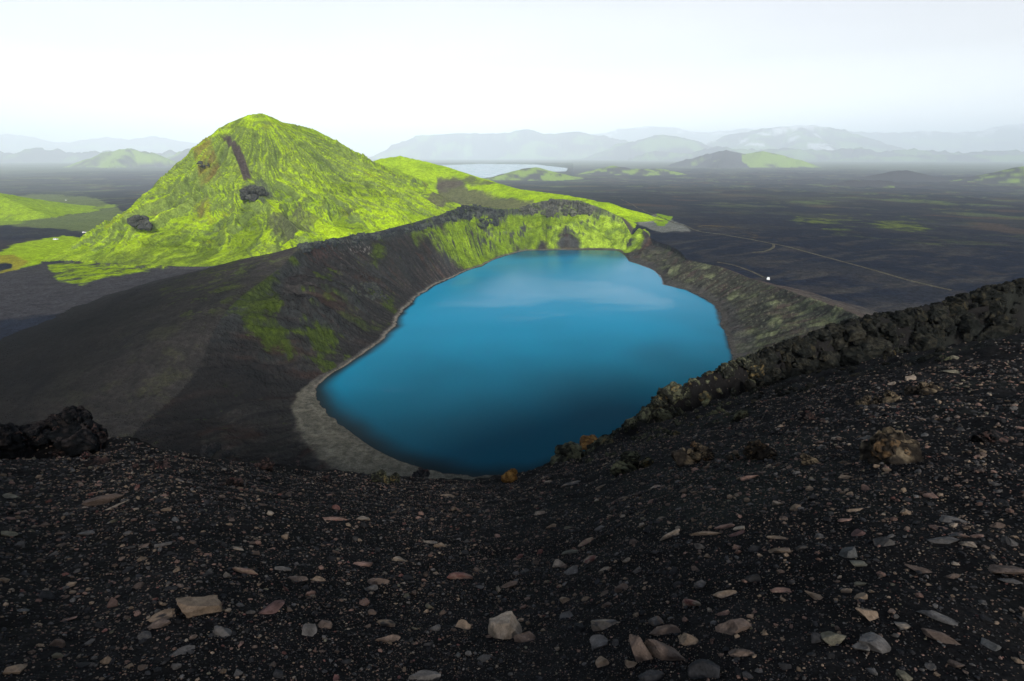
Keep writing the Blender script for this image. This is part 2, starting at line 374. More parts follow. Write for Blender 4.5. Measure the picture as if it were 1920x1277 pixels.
def colour(x, y, z, nz, slope, cls, u, q, B, th, rz, v, hid, S, D, TOP):
    n = len(x); U, V = uv(x, y); R = np.hypot(x, y)
    c = np.tile(DARK, (n, 1))
    n1 = fbm(x*.02, y*.02, 5, 101); n2 = fbm(x*.09, y*.09, 4, 102); n3 = fbm(x*.0022, y*.0022, 5, 103); n4 = fbm(x*.6, y*.6, 3, 104)
    n5 = fbm(x*.008, y*.008, 5, 105)
    NZ = fbm(U*.03, V*.09, 5, 110)+n2*.35
    PA = lambda pts, soft=3, wob=7: patch(U, V, NZ, pts, soft, wob)
    # ---- the lava plain
    m = cls == 0
    cp = np.tile(LAVA, (n, 1))
    cp = mixc(cp, ss(.0, .5, n5)*.7, np.array([.026, .027, .031]))
    cp = mixc(cp, ss(.1, .5, fbm(x*.03, y*.03, 5, 109, .6))*.5*ss(2500, 1200, R), np.array([.038, .035, .034]))
    pnz = ss(-.1, .45, fbm(x*.012, y*.012, 6, 111, .7))
    cp = mixc(cp, ss(.15, .5, n3)*ss(700, 1800, R)*.55, np.array([.05, .055, .035]))
    cp = mixc(cp, ss(.16, .42, fbm(x*.0035, y*.0035, 7, 106, .68))*ss(700, 1500, R)*.85, np.array([.080, .105, .040]))
    cp = mixc(cp, ss(.2, .5, fbm(x*.006, y*.006, 6, 112, .65))*ss(500, 1300, R)*.6, np.array([.045, .048, .055]))
    cp = mixc(cp, ss(.25, .5, fbm(x*.005, y*.005, 5, 107))*ss(500, 900, R)*.5, np.array([.07, .045, .03]))
    cp = mixc(cp, ss(5000, 9000, R)*.7, np.array([.07, .10, .05]))
    right = ss(-.02, .05, np.arctan2(x, y))
    cp = mixc(cp, ss(.0, .5, fbm((x+y*.5)*.012+3, (y-x*.5)*.05, 5, 108, .6))*ss(800, 420, R)*right*.6, ASH*.6)
    cp = mixc(cp, PA([(1480,412),(1560,402),(1650,405),(1730,410),(1770,425),(1700,437),(1600,430),(1520,425)], 4, 14)*pnz*.9, np.array([.10, .13, .02]))
    cp = mixc(cp, PA([(1560,440),(1700,442),(1920,440),(1920,460),(1700,455)], 3, 12)*pnz*.5, np.array([.07, .085, .03]))
    cp = mixc(cp, PA([(1700,375),(1790,380),(1850,392),(1800,395),(1720,385)], 3, 12)*pnz*.8, np.array([.09, .12, .03]))
    cp = mixc(cp, PA([(1300,415),(1370,420),(1420,440),(1380,445),(1310,430)], 4, 12)*pnz*.8, np.array([.12, .085, .03]))
    cp = mixc(cp, PA([(1170,402),(1230,402),(1280,418),(1292,432),(1240,438),(1195,420)], 2, 4), np.array([.13, .135, .12]))
    cp = mixc(cp, PA([(1232,402),(1262,406),(1248,424),(1232,424),(1226,410)], 1, 4), LIME2)
    # left plain
    cp = mixc(cp, PA([(-300,345),(330,340),(330,362),(180,372),(60,366),(-300,362)], 1.5, 4)*.7, np.array([.13, .17, .05]))
    cp = mixc(cp, PA([(-300,395),(60,395),(150,385),(230,383),(150,393),(120,403),(60,412),(0,422),(-300,440)], 1.2, 6), np.array([.17, .25, .02]))
    cp = mixc(cp, PA([(-300,475),(0,472),(50,455),(120,440),(200,424),(235,415),(225,436),(190,448),(130,458),(95,478),(40,500),(0,512),(-300,560)], 1.5, 5), LIME*.85)
    cp = mixc(cp, PA([(-200,478),(20,478),(55,490),(30,505),(0,514),(-200,540)], 2, 5)*.7, ORNG)
    cp = mixc(cp, PA([(-100,500),(20,496),(20,502),(0,508),(-100,520)], 1.2, 3), LAVA)
    cp = mixc(cp, PA([(-300,480),(100,480),(160,455),(250,440),(330,480),(560,440),(300,540),(0,600),(-300,650)], 3, 4)*(1-PA([(-300,475),(0,472),(50,455),(120,440),(200,424),(235,415),(225,436),(190,448),(130,458),(95,478),(40,500),(0,512),(-300,560)], 1.5, 5))*.8, np.array([.040, .038, .040]))
    cp = mixc(cp, PA([(85,486),(110,528),(150,531),(250,507),(330,492),(450,472),(400,430),(200,440)], 2.0, 5)*ss(-.9, .0, n2+n4*.5-.2), LIME*(.62+.3*np.clip(n2+fbm(x*.25, y*.25, 3, 191), -.9, .9)[:, None]))
    cp = mixc(cp, PA([(830,372),(870,350),(950,360),(1000,372),(1040,372),(960,392),(880,382)], 3, 6)*.9, np.array([.075, .06, .055]))
    cp = mixc(cp, PA([(620,408),(700,395),(800,400),(870,385),(900,380),(800,410),(700,440),(560,440)], 3, 6)*.8, LIME2)
    c[m] = cp[m]
    # ---- hills
    for k, hl in enumerate(HILLS):
        m = cls == 10+k
        if not m.any(): continue
        nm = hl[0]; N = m.sum(); X, Y = x[m], y[m]; sc = hl[5]
        s, d = S[m], D[m]
        if nm == 'mountain_green':
            cc = np.tile(LIME, (N, 1))
            wt = WTG[m]; ph, rs_ = radial(X, Y); fine = fbm(ph*42, rs_/75, 5, 120, .7)*ss(10, 60, rs_); wide = fbm(X/45, Y/45, 4, 121); st = ridged(ph*22, rs_/150, 3, 122)
            cc = mixc(cc, ss(-.1, .6, wide)*.5, LIME2); cc = mixc(cc, ss(.1, .6, fbm(X/70, Y/70, 4, 195)+.3*fine)*.55, OLIVE)
            cc = mixc(cc, ss(.1, .7, fine*.8+wide*.6)*.32, OLIVE); cc = mixc(cc, ss(.1, .6, fbm(X/3, Y/3, 3, 128)*.5+fine*.8)*.3, OLIVE)
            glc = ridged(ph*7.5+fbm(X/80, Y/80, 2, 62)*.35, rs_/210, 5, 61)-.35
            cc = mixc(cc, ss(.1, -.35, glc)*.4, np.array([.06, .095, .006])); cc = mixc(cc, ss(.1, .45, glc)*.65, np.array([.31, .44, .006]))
            cc = mixc(cc, ss(.6, .95, st)*.5*ss(.1, .4, TOP[m]), DKM)
            cc = mixc(cc, ss(.15, .5, fbm(ph*5, rs_/150, 3, 129))*.3, OLIVE)
            cc = mixc(cc, ss(.38, .7, fbm(X/30, Y/30, 4, 123))*.35, ORNG*.7)
            cc = mixc(cc, ss(.5, .7, fbm(X/14, Y/14, 4, 124)*.8+fine*.4)*.7, BRN)
            cc = mixc(cc, ss(.62, .85, slope[m]+n2[m]*.15)*.6, ROCK)
            Um, Vm = U[m], V[m]; NN = NZ[m]
            PM = lambda pts, soft=1.2, wob=2: patch(Um, Vm, NN, pts, soft, wob)
            for pts_, a_ in (([(262,425),(320,395),(395,420),(470,440),(500,462),(400,488),(300,490),(250,478)], .55), ([(170,470),(235,440),(262,480),(240,505),(160,520)], .5), ([(440,400),(480,395),(520,430),(470,450)], .5), ([(530,300),(620,330),(760,385),(700,375),(560,330)], .35)):  # olive moss patches that also paint in the shading of the bowl
                cc = mixc(cc, PM(pts_, 7, 7)*a_*1.25*ss(-.7, .3, fine+wide*.5), np.array([.055, .085, .008]))
            cc = mixc(cc, PM([(345,285),(400,275),(410,300),(370,318)], 2, 3)*.6*ss(-.4, .2, fine), np.array([.16, .10, .02]))
            cc = mixc(cc, PM([(355,350),(385,345),(390,385),(350,390)], 2, 3)*.55*ss(-.4, .2, fine), np.array([.16, .11, .02]))
            cc = mixc(cc, PM([(412,252),(425,250),(448,270),(460,300),(470,325),(455,330),(448,305),(435,280)], .8, 1.2), np.array([.05, .04, .037]))
            cc = mixc(cc, PM([(450,345),(490,335),(520,370),(495,378),(460,358)], .8, 2)*.7, ROCK)
            cc = mixc(cc, PM([(520,395),(560,385),(600,410),(560,435),(520,450),(500,425)], 1.5, 2)*.55, BRN)
            cc = mixc(cc, PM([(825,350),(850,345),(900,362),(860,385),(820,395),(800,380)], 1.5, 2)*.8, np.array([.075, .06, .055]))
            cc = mixc(cc, ss(.10, .01, TOP[m]+n2[m]*.06+fbm(ph*40, rs_/60, 3, 192)*.07)*.3, np.array([.050, .055, .03]))
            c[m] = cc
        elif nm in ('hill_green', 'hill_left'):
            cc = np.tile(LIME, (N, 1)); w = fbm(X/40, Y/40, 4, 125)
            cc = mixc(cc, ss(-.1, .5, w)*.6, LIME2); cc = mixc(cc, ss(.3, .6, fbm(s/20, d/150, 4, 126))*.6, OLIVE)
            cc = mixc(cc, ss(.35, .6, fbm(X/90, Y/90, 4, 127))*.8, BRN)
            if nm == 'hill_green':
                PM = lambda pts, soft=1.2, wob=2: patch(U[m], V[m], NZ[m], pts, soft, wob)
                cc = mixc(cc, PM([(820,338),(850,332),(900,362),(950,375),(1000,380),(900,392),(850,385),(820,365)], 1.5, 3)*.85, np.array([.075, .06, .055]))
            if nm == 'hill_left': cc = cc*.75+OLIVE*.2
            c[m] = cc
        else:
            g = {'hill_pale': .75, 'hill_pale2': .5, 'mound_pale': .35, 'mound_dark': .1, 'far_left': .3, 'far_left2': .4, 'massif': .45, 'massif_side': .5, 'snow_back': .25, 'snow_peak': .6, 'right_back': .35, 'right_low': .5, 'range_mid': .45, 'range_left': .4, 'hill_cone': .1, 'hill_cone_green': .9, 'hill_mid': .75, 'hill_mid2': .55, 'hill_right': .42, 'mound_a': .05, 'mound_b': .1}[nm]
            w = fbm(X/sc*1.3, Y/sc*1.3, 5, 130+k)+.4*fbm(s/(sc*.5), d/(sc*4), 3, 140+k)
            cc = np.tile(np.array([.032, .032, .04]), (N, 1))
            grn = np.array([.17, .26, .03]) if nm.startswith(('hill', 'mound')) else np.array([.10, .17, .05])
            cc = mixc(cc, ss(.55-g*1.3, 1.0-g*1.3, w), grn)
            if nm in ('snow_back', 'snow_peak', 'right_back'):
                cc = mixc(cc, ss(.15, .4, fbm(X/1100, Y/1100, 5, 150)+(TOP[m]-.85)*1.6)*ss(.55, .8, TOP[m]), np.array([.5, .52, .55]))
            c[m] = cc
    # ---- the outer slope of the crater: brown ash, thin moss
    m = cls == 1
    cc = np.tile(np.array([.040, .038, .038]), (n, 1))
    cc = mixc(cc, ss(-.2, .5, n1)*.5, np.array([.066, .058, .052])); cc = mixc(cc, ss(110, 20, v)*.45, np.array([.075, .066, .058]))
    cc = mixc(cc, ss(.1, .6, fbm(x*.05+y*.02, y*.012-x*.01, 4, 160))*.6, np.array([.022, .022, .026]))
    left = ss(-60, -110, x)
    cc = mixc(cc, ss(.0, .5, n2+n4*.4)*.45*left*ss(70, 10, v), np.array([.10, .105, .05]))
    cc = mixc(cc, ss(.1, .4, n2+n4*.5)*.6*PA([(300,535),(440,490),(520,480),(450,540),(400,590),(330,600)], 5, 8), np.array([.10, .14, .02]))
    cc = mixc(cc, ss(22, 6, v)*ss(-80, -20, x)*ss(80, 40, x)*0, LIME)
    cc = mixc(cc, PA([(745,425),(800,405),(880,380),(900,388),(960,388),(1050,366),(1140,376),(1180,395),(1215,432),(1220,445),(1180,420),(1100,400),(1000,400),(880,400),(760,430)], 3, 4)*.9, LIME*.9)
    cc = mixc(cc, PA([(505,468),(560,440),(620,425),(600,440),(560,455),(520,470)], 2, 5)*.7, LIME2)
    cc = mixc(cc, PA([(600,445),(640,420),(760,412),(820,405),(740,428),(650,440)], 2, 4)*.8, np.array([.085, .075, .066]))
    cc = cc*(1-.15*ss(-60, -90, x))[:, None]; cc = cc*(1-.6*ss(5, 70, v)*ss(0, -60, x))[:, None]; cc = cc*(1-.62*ss(330, 215, y)*ss(-60, -90, x))[:, None]  # left side multiplied darker away from the crest: darkness baked into the colour
    rb = ss(60, 110, x)*ss(520, 440, y)
    cc = mixc(cc, rb*ss(30, 0, v)*.6, np.array([.075, .055, .045])); cc = mixc(cc, rb*ss(0, .5, fbm(x*.02, y*.06, 4, 161))*.5, ASH*.75)
    cc = mixc(cc, PA([(85,488),(110,528),(150,531),(250,507),(330,492),(380,492),(450,472),(520,452),(600,425),(400,430),(200,455)], 2.0, 5)*ss(-.9, .0, n2+n4*.5-.2), LIME*(.62+.3*np.clip(n2+fbm(x*.25, y*.25, 3, 191), -.9, .9)[:, None]))
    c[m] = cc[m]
    # ---- the inner walls
    m = cls == 2
    cc = np.tile(np.array([.026, .024, .024]), (n, 1))
    st = fbm(th*70, u*2.2, 5, 170, .6); st2 = fbm(th*22, u*1.5, 4, 171)
    cc = mixc(cc, ss(-.2, .4, st)*.7, np.array([.058, .048, .043])); cc = mixc(cc, ss(.1, .5, -st2+n4*.3)*.5, np.array([.018, .020, .023]))
    cc = mixc(cc, ss(.2, .5, st2+n2*.2)*.5, RUST*.8)
    cc = mixc(cc, ss(.35, .5, st*.6+n4*.5+.1)*.35, np.array([.12, .11, .10]))
    # moss of the far wall
    farg = PA([(770,430),(870,395),(900,385),(1050,368),(1110,380),(1170,400),(1212,430),(1200,462),(1060,466),(985,469),(900,495),(850,500),(810,470)], 4, 10)
    grn = np.tile(np.array([.115, .18, .008]), (n, 1))
    grn = mixc(grn, ss(-.2, .4, st2+n2*.4), np.array([.075, .115, .012]))
    grn = mixc(grn, ss(.0, .5, st*.5+n2*.7)*.5, np.array([.23, .33, .012]))
    e = PA([(1030,455),(1060,430),(1090,392),(1130,392),(1175,410),(1205,435),(1195,460),(1060,464)], 3, 6)
    grn = mixc(grn, e*ss(-.5, .2, n2+n4*.3)*.9, np.array([.25, .36, .03])); grn = mixc(grn, ss(.2, .5, -n2)*.5*e, np.array([.12, .17, .05]))
    tz = np.ones(n)
    for a in range(3): tz[a] = grn[a, 0]*0+1
    cc = cc+(grn-cc)*(farg*ss(1.7, 1.25, slope-.1*n2))[:, None]
    # rock under the rim and steep faces
    cc = mixc(cc, ss(.84, .9, u+n2*.02)*ss(.45, .2, st*.4+n2*.2)*ss(18, 34, rz)*np.where(x < -60, .8, .75), ROCK*(1.0))
    cc = mixc(cc, PA([(985,385),(1050,372),(1115,378),(1120,395),(1060,400),(1000,398)], 2, 3)*.85, np.array([.10, .10, .085])*(1))
    cc = mixc(cc, ss(1.15, 1.6, slope+n2*.15)*.75, ROCK*.8)
    # moss patches on the dark left wall
    mossd = np.array([.058, .088, .006])
    for pts, a in (([(440,535),(500,500),(525,515),(515,560),(540,620),(500,635),(440,590),(400,600)], .8), ([(455,600),(520,590),(550,640),(545,670),(500,650)], .9), ([(590,515),(620,505),(640,540),(605,545)], .9), ([(555,640),(600,625),(655,670),(600,692)], .95),
                   ([(700,540),(735,560),(755,580),(735,585),(700,560)], 1), ([(690,455),(715,445),(725,490),(705,500)], .9), ([(760,425),(800,425),(830,470),(870,495),(800,455),(760,440)], .8), ([(545,480),(560,480),(558,500),(545,500)], .9), ([(610,575),(660,590),(720,620),(700,625),(640,600)], .5)):
        cc = mixc(cc, ss(.30, .75, PA(pts, 12, 14)*.95+(n2*.4+st*.85+n4*.3)*.8-.12)*a, mossd*(1+.5*np.clip(n4[:, None], -1, 1)))
    cc = mixc(cc, PA([(560,465),(620,460),(640,480),(600,490),(570,500)], 3, 5)*.6*ss(-.2, .3, st), np.array([.075, .03, .022]))
    cc = mixc(cc, PA([(620,455),(690,455),(700,475),(640,480)], 3, 5)*ss(.25, .45, n4+n2*.3)*.8, np.array([.3, .28, .26]))
    # right wall
    rw = ss(70, 100, x)*ss(490, 450, y)
    rc = np.tile(np.array([.040, .040, .030]), (n, 1)); rc = mixc(rc, ss(.0, .5, n2+n1*.5), np.array([.095, .105, .055])); rc = mixc(rc, ss(.1, .5, fbm(th*30, u*2, 4, 172))*.8, np.array([.052, .036, .032]))
    rc = mixc(rc, ss(.3, .5, n4)*.5, np.array([.14, .14, .09])); rc = mixc(rc, ss(.22, .1, u)*.6, np.array([.055, .052, .05]))
    cc = cc+(rc-cc)*rw[:, None]
    # ash fan of the near left
    fan = PA([(560,745),(420,775),(380,830),(450,880),(700,900),(640,860),(590,800)], 6, 8)
    cc = mixc(cc, fan*ss(-.1, .5, fbm(th*75, u*1.6, 4, 173)+n1*.4)*.5, np.array([.060, .058, .048]))
    cc = mixc(cc, PA([(385,690),(560,700),(590,735),(480,750),(300,790),(330,740)], 8, 8)*.6, np.array([.024, .023, .023]))
    cc = cc*(1-.45*ss(-40, -70, x)*ss(215, 170, y)*(1-fan*.6))[:, None]*(1-.52*ss(-40, -70, x)*(1-farg))[:, None]  # left wall, most of all its near end: darkness baked into the colour
    # strand
    sand = ss(1.05, .85, q/np.maximum(B, .1)+n2*.15)
    nearb = ss(-20, -50, x)*ss(200, 180, y)+ss(100, 60, np.abs(x-20)+y*0)*ss(200, 180, y)
    sc_ = np.array([.050, .046, .040])+(SAND-np.array([.050, .046, .040]))*np.clip(nearb+ss(480, 490, y)*.8, 0, 1)[:, None]*(1+.45*fbm(th*5, q*.45, 4, 190))[:, None]
    cc = cc+(sc_-cc)*(sand*ss(12, 20, RR.max()*0+20+x*0))[:, None]
    edge = ss(0, .4, q)*ss(2.2, 1.2, q)*ss(60, 20, x)
    cc = mixc(cc, edge*.75*(1-np.clip(nearb, 0, 1)), np.array([.17, .15, .12]))
    cc = mixc(cc, ss(.3, -.2, q)*1.0, np.array([.03, .022, .018]))
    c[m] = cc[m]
    # ---- the slope underfoot
    m = cls == 5
    cc = np.tile(np.array([.0098, .0094, .0094]), (n, 1))
    cc = mixc(cc, ss(-.1, .5, fbm(x*.5, y*.5, 4, 180))*.5, np.array([.0130, .0124, .0122]))
    cc = mixc(cc, ss(.1, .5, fbm(x*.15, y*.15, 4, 181))*ss(.15, .5, np.arctan2(x, y))*.5, np.array([.018, .021, .017]))
    c[m] = cc[m]
    return np.clip(c, 0, 1)
# ------------------------------------------------------------------ ground grid
print('grid')
QC = QUICK
azf = np.linspace(-.97, .97, int(1600*QC))
azb = np.linspace(.97, 2*math.pi-.97, int(150*QC))[1:-1]
AZ = np.concatenate([azf, azb])
segs_r = [(.4, 20, 70), (20, 90, 110), (90, 330, 260), (330, 720, 430), (720, 1600, 150), (1600, 9000, 95), (9000, 38000, 80)]
RL = []
for a, b, dn in segs_r:
    k = max(4, int(math.log(b/a)*dn*QC)); RL.append(np.exp(np.linspace(math.log(a), math.log(b), k, endpoint=False)))
RL = np.concatenate(RL+[[38000., 60000.]])
A2, R2 = np.meshgrid(AZ, RL); X = R2*np.sin(A2); Y = R2*np.cos(A2)
res = terrain(X, Y, True, True)
Z = res[0]; cls = res[1]; WTG = WT.copy()
nr, nc = Z.shape
# slope magnitude from the grid
dzr = np.gradient(Z, axis=0)/np.gradient(R2, axis=0)
dza = (np.roll(Z, -1, 1)-np.roll(Z, 1, 1))/np.maximum(np.abs(((np.roll(A2, -1, 1)-np.roll(A2, 1, 1)) % (2*math.pi)))*R2, .01)
slope = np.clip(np.hypot(dzr, dza), 0, 3)
# far lake basin
lake_poly = []
for q in [(775,330),(800,318),(822,311),(900,308),(1000,309),(1062,316),(1058,321),(1020,322),(985,324),(940,330),(880,335),(800,340)]:
    d = ray(*q); t = (LAKE2Z-H)/d[2]; lake_poly.append(uv(d[0]*t, d[1]*t))
U2, V2 = uv(X, Y)
mk = (np.abs(U2) < 260) & (R2 > 2500) & (R2 < 9000)
sd = np.full(Z.shape, -99.); sd[mk] = sdpoly(U2[mk], V2[mk], [(float(a), float(b)) for a, b in lake_poly])
Z = np.where(sd > -1.5, np.minimum(Z, LAKE2Z-3*ss(-1.0, .6, sd)), Z)
Z = np.where((sd <= -1.5) & (sd > -12) & mk & (V2 < 21), np.maximum(Z, LAKE2Z+.5), Z)
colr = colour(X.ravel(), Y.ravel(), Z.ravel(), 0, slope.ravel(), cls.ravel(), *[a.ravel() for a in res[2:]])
idx = np.arange(nr*nc).reshape(nr, nc)
a = idx[:-1]; b = idx[1:]; faces = np.stack([a, np.roll(a, -1, 1), np.roll(b, -1, 1), b], -1).reshape(-1, 4)[:, ::-1]
Vv = np.stack([X.ravel(), Y.ravel(), Z.ravel()], 1)
fc = cls.ravel()[faces[:, 0]]
nameof = {0: ('ground', 'dark lava plain with thin moss streaks reaching to the far mountains', 'plain'),
          1: ('terrain', 'brown ash slope falling away outside the crater rim', 'slope'),
          2: ('terrain', 'steep inner wall of the crater around the blue lake, dark scree and moss', 'crater wall'),
          5: ('terrain', 'black scoria slope strewn with stones below the viewpoint', 'slope')}
hn = {'mountain_green': ('mountain', 'steep lime green mossy mountain with a rocky scar beside the lake', 'mountain'),
      'hill_green': ('hill', 'long low lime green ridge behind the far crater rim', 'hill'),
      'hill_left': ('hill', 'green mossy hill cut by the left edge of the photo', 'hill'),
      'hill_pale': ('hill', 'hazy green hill with a pointed top left of the big green mountain', 'hill'),
      'hill_pale2': ('hill', 'bluish hill half hidden behind the green mountain\'s left flank', 'hill'),
      'mound_pale': ('hill', 'small pale mound in front of the hazy green hill', 'hill'),
      'mound_dark': ('hill', 'low dark mound at the left edge of the plain', 'hill'),
      'far_left': ('mountain', 'faint long mountain range in haze at far left', 'mountain'),
      'far_left2': ('hill', 'faint low hill in haze under the far left range', 'hill'),
      'massif': ('mountain', 'pale flat-topped mountain behind the distant lake', 'mountain'),
      'massif_side': ('mountain', 'pale pointed mountain right of the flat-topped one', 'mountain'),
      'snow_back': ('mountain', 'faint snow-streaked ridge on the horizon behind the flat-topped mountain', 'mountain'),
      'snow_peak': ('mountain', 'broad pale green mountain with snow patches on top', 'mountain'),
      'right_back': ('mountain', 'faint snowy range along the right of the horizon', 'mountain'),
      'right_low': ('hill', 'long low pale hill below the snowy range at right', 'hill'),
      'range_mid': ('hill', 'broken line of hazy foothills below the snow-patched mountain', 'hill'),
      'range_left': ('hill', 'broken line of hazy foothills under the far left range', 'hill'),
      'hill_cone': ('hill', 'dark volcanic cone on the plain right of centre', 'hill'),
      'hill_cone_green': ('hill', 'green-flanked shoulder right of the dark volcanic cone', 'hill'),
      'hill_mid': ('hill', 'small green hill at the near shore of the distant lake', 'hill'),
      'hill_mid2': ('hill', 'low hill with yellow green patch left of the dark cone', 'hill'),
      'hill_right': ('hill', 'green topped hill at the right edge of the plain', 'hill'),
      'mound_a': ('hill', 'low dark mound on the plain at right, farther one', 'hill'),
      'mound_b': ('hill', 'low dark mound on the plain at right, nearer one', 'hill')}
for k in np.unique(fc):
    fs = faces[fc == k]; used, inv = np.unique(fs, return_inverse=True)
    nm, lb, ct = nameof[int(k)] if k < 10 else hn[HILLS[int(k)-10][0]]
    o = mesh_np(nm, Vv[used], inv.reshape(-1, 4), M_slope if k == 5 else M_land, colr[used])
    tag(o, lb, ct, kind='structure')
print('verts', len(Vv))
# ------------------------------------------------------------------ water
def water_mat(name, deep, clear):
    m, nt, b, out = newmat(name); N = nt.nodes; L = nt.links
    at = N.new('ShaderNodeAttribute'); at.attribute_name = 'depth'
    geo = N.new('ShaderNodeNewGeometry')
    mix = N.new('ShaderNodeMix'); mix.data_type = 'RGBA'
    mix.inputs[6].default_value = (.006, .016, .020, 1); mix.inputs[7].default_value = (*deep, 1)
    a2 = N.new('ShaderNodeAttribute'); a2.attribute_name = 'refl_tone'; mx = N.new('ShaderNodeMix'); mx.data_type = 'RGBA'
    mx.inputs[6].default_value = (*clear, 1); mx.inputs[7].default_value = (*deep, 1); L.new(a2.outputs['Fac'], mx.inputs[0]); L.new(mx.outputs[2], mix.inputs[7])
    L.new(at.outputs['Fac'], mix.inputs[0]); L.new(mix.outputs[2], b.inputs['Base Color'])
    b.inputs['IOR'].default_value = 1.25; 
    wd = N.new('ShaderNodeAttribute'); wd.attribute_name = 'wind'; wr = N.new('ShaderNodeMapRange'); wr.inputs['To Min'].default_value = .03; wr.inputs['To Max'].default_value = .60
    L.new(wd.outputs['Fac'], wr.inputs['Value']); L.new(wr.outputs[0], b.inputs['Specular IOR Level'])
    n0 = N.new('ShaderNodeTexNoise'); n0.inputs['Scale'].default_value = .012; n0.inputs['Detail'].default_value = 3
    L.new(geo.outputs['Position'], n0.inputs['Vector'])
    mr = N.new('ShaderNodeMapRange'); mr.inputs['From Min'].default_value = .42; mr.inputs['From Max'].default_value = .60
    mr.inputs['To Min'].default_value = .16; mr.inputs['To Max'].default_value = .05
    L.new(n0.outputs['Fac'], mr.inputs['Value']); L.new(mr.outputs[0], b.inputs['Roughness'])
    n1 = N.new('ShaderNodeTexNoise'); n1.inputs['Scale'].default_value = .55; n1.inputs['Detail'].default_value = 6; n1.inputs['Roughness'].default_value = .7
    L.new(geo.outputs['Position'], n1.inputs['Vector'])
    bp = N.new('ShaderNodeBump'); bp.inputs['Strength'].default_value = .5; bp.inputs['Distance'].default_value = .2
    L.new(n1.outputs['Fac'], bp.inputs['Height']); L.new(bp.outputs[0], b.inputs['Normal'])
    return m
M_water = water_mat('crater_water', (.0, .215, .365), (.0, .058, .098))
tt = np.linspace(-math.pi, math.pi, 361)[:-1]; fr = np.concatenate([np.linspace(0.02, .8, 20), np.linspace(.82, 1.0, 30)])
rsm = RSf(tt)+3
fr = np.linspace(.005, 1, 150); TX = CX+np.outer(fr, rsm*np.cos(tt)); TY = CY+np.outer(fr, rsm*np.sin(tt))
thq, rq = pol(TX.ravel(), TY.ravel()); qq = RSf(thq)-rq
wn = fbm(TX.ravel()*.05, TY.ravel()*.05, 3, 200)
wsh = 9*np.exp(-(dth(thq, 640, 800, 0)/.75)**2)+2.5
dep = ss(0, 1, (qq+wn*2)/wsh)
n_ = len(fr); m_ = len(tt); idw = np.arange(n_*m_).reshape(n_, m_)
fw = np.stack([idw[:-1], np.roll(idw[:-1], -1, 1), np.roll(idw[1:], -1, 1), idw[1:]], -1).reshape(-1, 4)[:, ::-1]
wv = np.stack([TX.ravel(), TY.ravel(), np.zeros(TX.size)], 1)
_x, _y = TX.ravel(), TY.ravel(); _n = fbm(_x*.012, _y*.012, 3, 210)
wind = np.clip(ss(.15, .65, .6*fbm((_x-_y*.25)*.010, _y*.022, 5, 211, .55)+.75*np.exp(-((_x-10)/75)**2-((_y-355)/60)**2)-.1)+.25*ss(260, 420, _y), 0, 1)
refl_tone = ss(150, 300, _y+_n*30-(_x-20)*.35)*(1-.8*ss(430, 490, _y+_n*30))  # near-to-far reflection gradient painted into the base colour, dark at both ends
o = mesh_np('lake_water', wv, fw, M_water, attrs={'depth': dep, 'refl_tone': refl_tone, 'wind': wind}); tag(o, 'deep blue lake filling the volcanic crater', 'lake', kind='structure')
# close the tiny centre hole
import bmesh
bm = bmesh.new(); bm.from_mesh(o.data); bm.verts.ensure_lookup_table()
lay = bm.verts.layers.float.get('depth')
bm.faces.new([bm.verts[i] for i in range(m_)]); bm.normal_update(); bm.to_mesh(o.data); bm.free()
M_water2 = water_mat('far_water', (.2, .3, .36), (.2, .3, .36))
lv = []
for a_, b_ in lake_poly:
    a0 = a_/F; r0 = F*H/b_; lv.append((r0*math.sin(a0)*1.0, r0*math.cos(a0), LAKE2Z))
lc = np.mean(np.array(lv), 0); lv = [tuple(lc+(np.array(p)-lc)*1.06)[:2]+(LAKE2Z,) for p in lv]
me = bpy.data.meshes.new('lake_water'); me.from_pydata(lv, [], [list(range(len(lv)))]); me.update()
at = me.attributes.new('depth', 'FLOAT', 'POINT'); at.data.foreach_set('value', [1.0]*len(lv)); at = me.attributes.new('refl_tone', 'FLOAT', 'POINT'); at.data.foreach_set('value', [1.0]*len(lv))
me.materials.append(M_water2); o = bpy.data.objects.new('lake_water', me); C.objects.link(o); tag(o, 'distant pale lake below the flat-topped mountain', 'lake', kind='structure')
# ------------------------------------------------------------------ rocks
from mathutils import Vector, noise as mn
ICO = {}
def ico(k):
    if k not in ICO:
        b = bmesh.new(); bmesh.ops.create_icosphere(b, subdivisions=k, radius=1); b.verts.ensure_lookup_table()
        ICO[k] = (np.array([v.co[:] for v in b.verts]), np.array([[v.index for v in f.verts] for f in b.faces])); b.free()
    return ICO[k]
def rockshape(seed, sub=3, cuts=13, rough=.06, squash=.86):
    """angular stone: a ball cut flat by random planes, then roughened; unit size, base near z=-.5"""
    r_ = np.random.default_rng(seed); V, Fc = ico(sub); V = V.copy()
    for i in range(cuts):
        nrm = r_.normal(size=3); nrm /= np.linalg.norm(nrm); dd = r_.uniform(.34, .78)
        ex = V@nrm-dd; V = V-np.outer(np.maximum(ex, 0)*.97, nrm)
    lo, hi = V.min(0), V.max(0); V = (V-(lo+hi)/2)/(hi-lo)
    if rough:
        off = r_.uniform(0, 50, 3)
        dn = np.array([mn.fractal(Vector((p*3.2+off).tolist()), .8, 2.1, 4) for p in V])
        nn = V/np.maximum(np.linalg.norm(V, axis=1), .05)[:, None]; V = V+nn*(dn*rough)[:, None]
    return V, Fc
def frame_at(x, y, e=.25):
    z = terrain(np.array([x, x+e, x]), np.array([y, y, y+e]), True); n = np.array([-(z[1]-z[0])/e, -(z[2]-z[0])/e, 1.0]); n /= np.linalg.norm(n); return float(z[0]), n
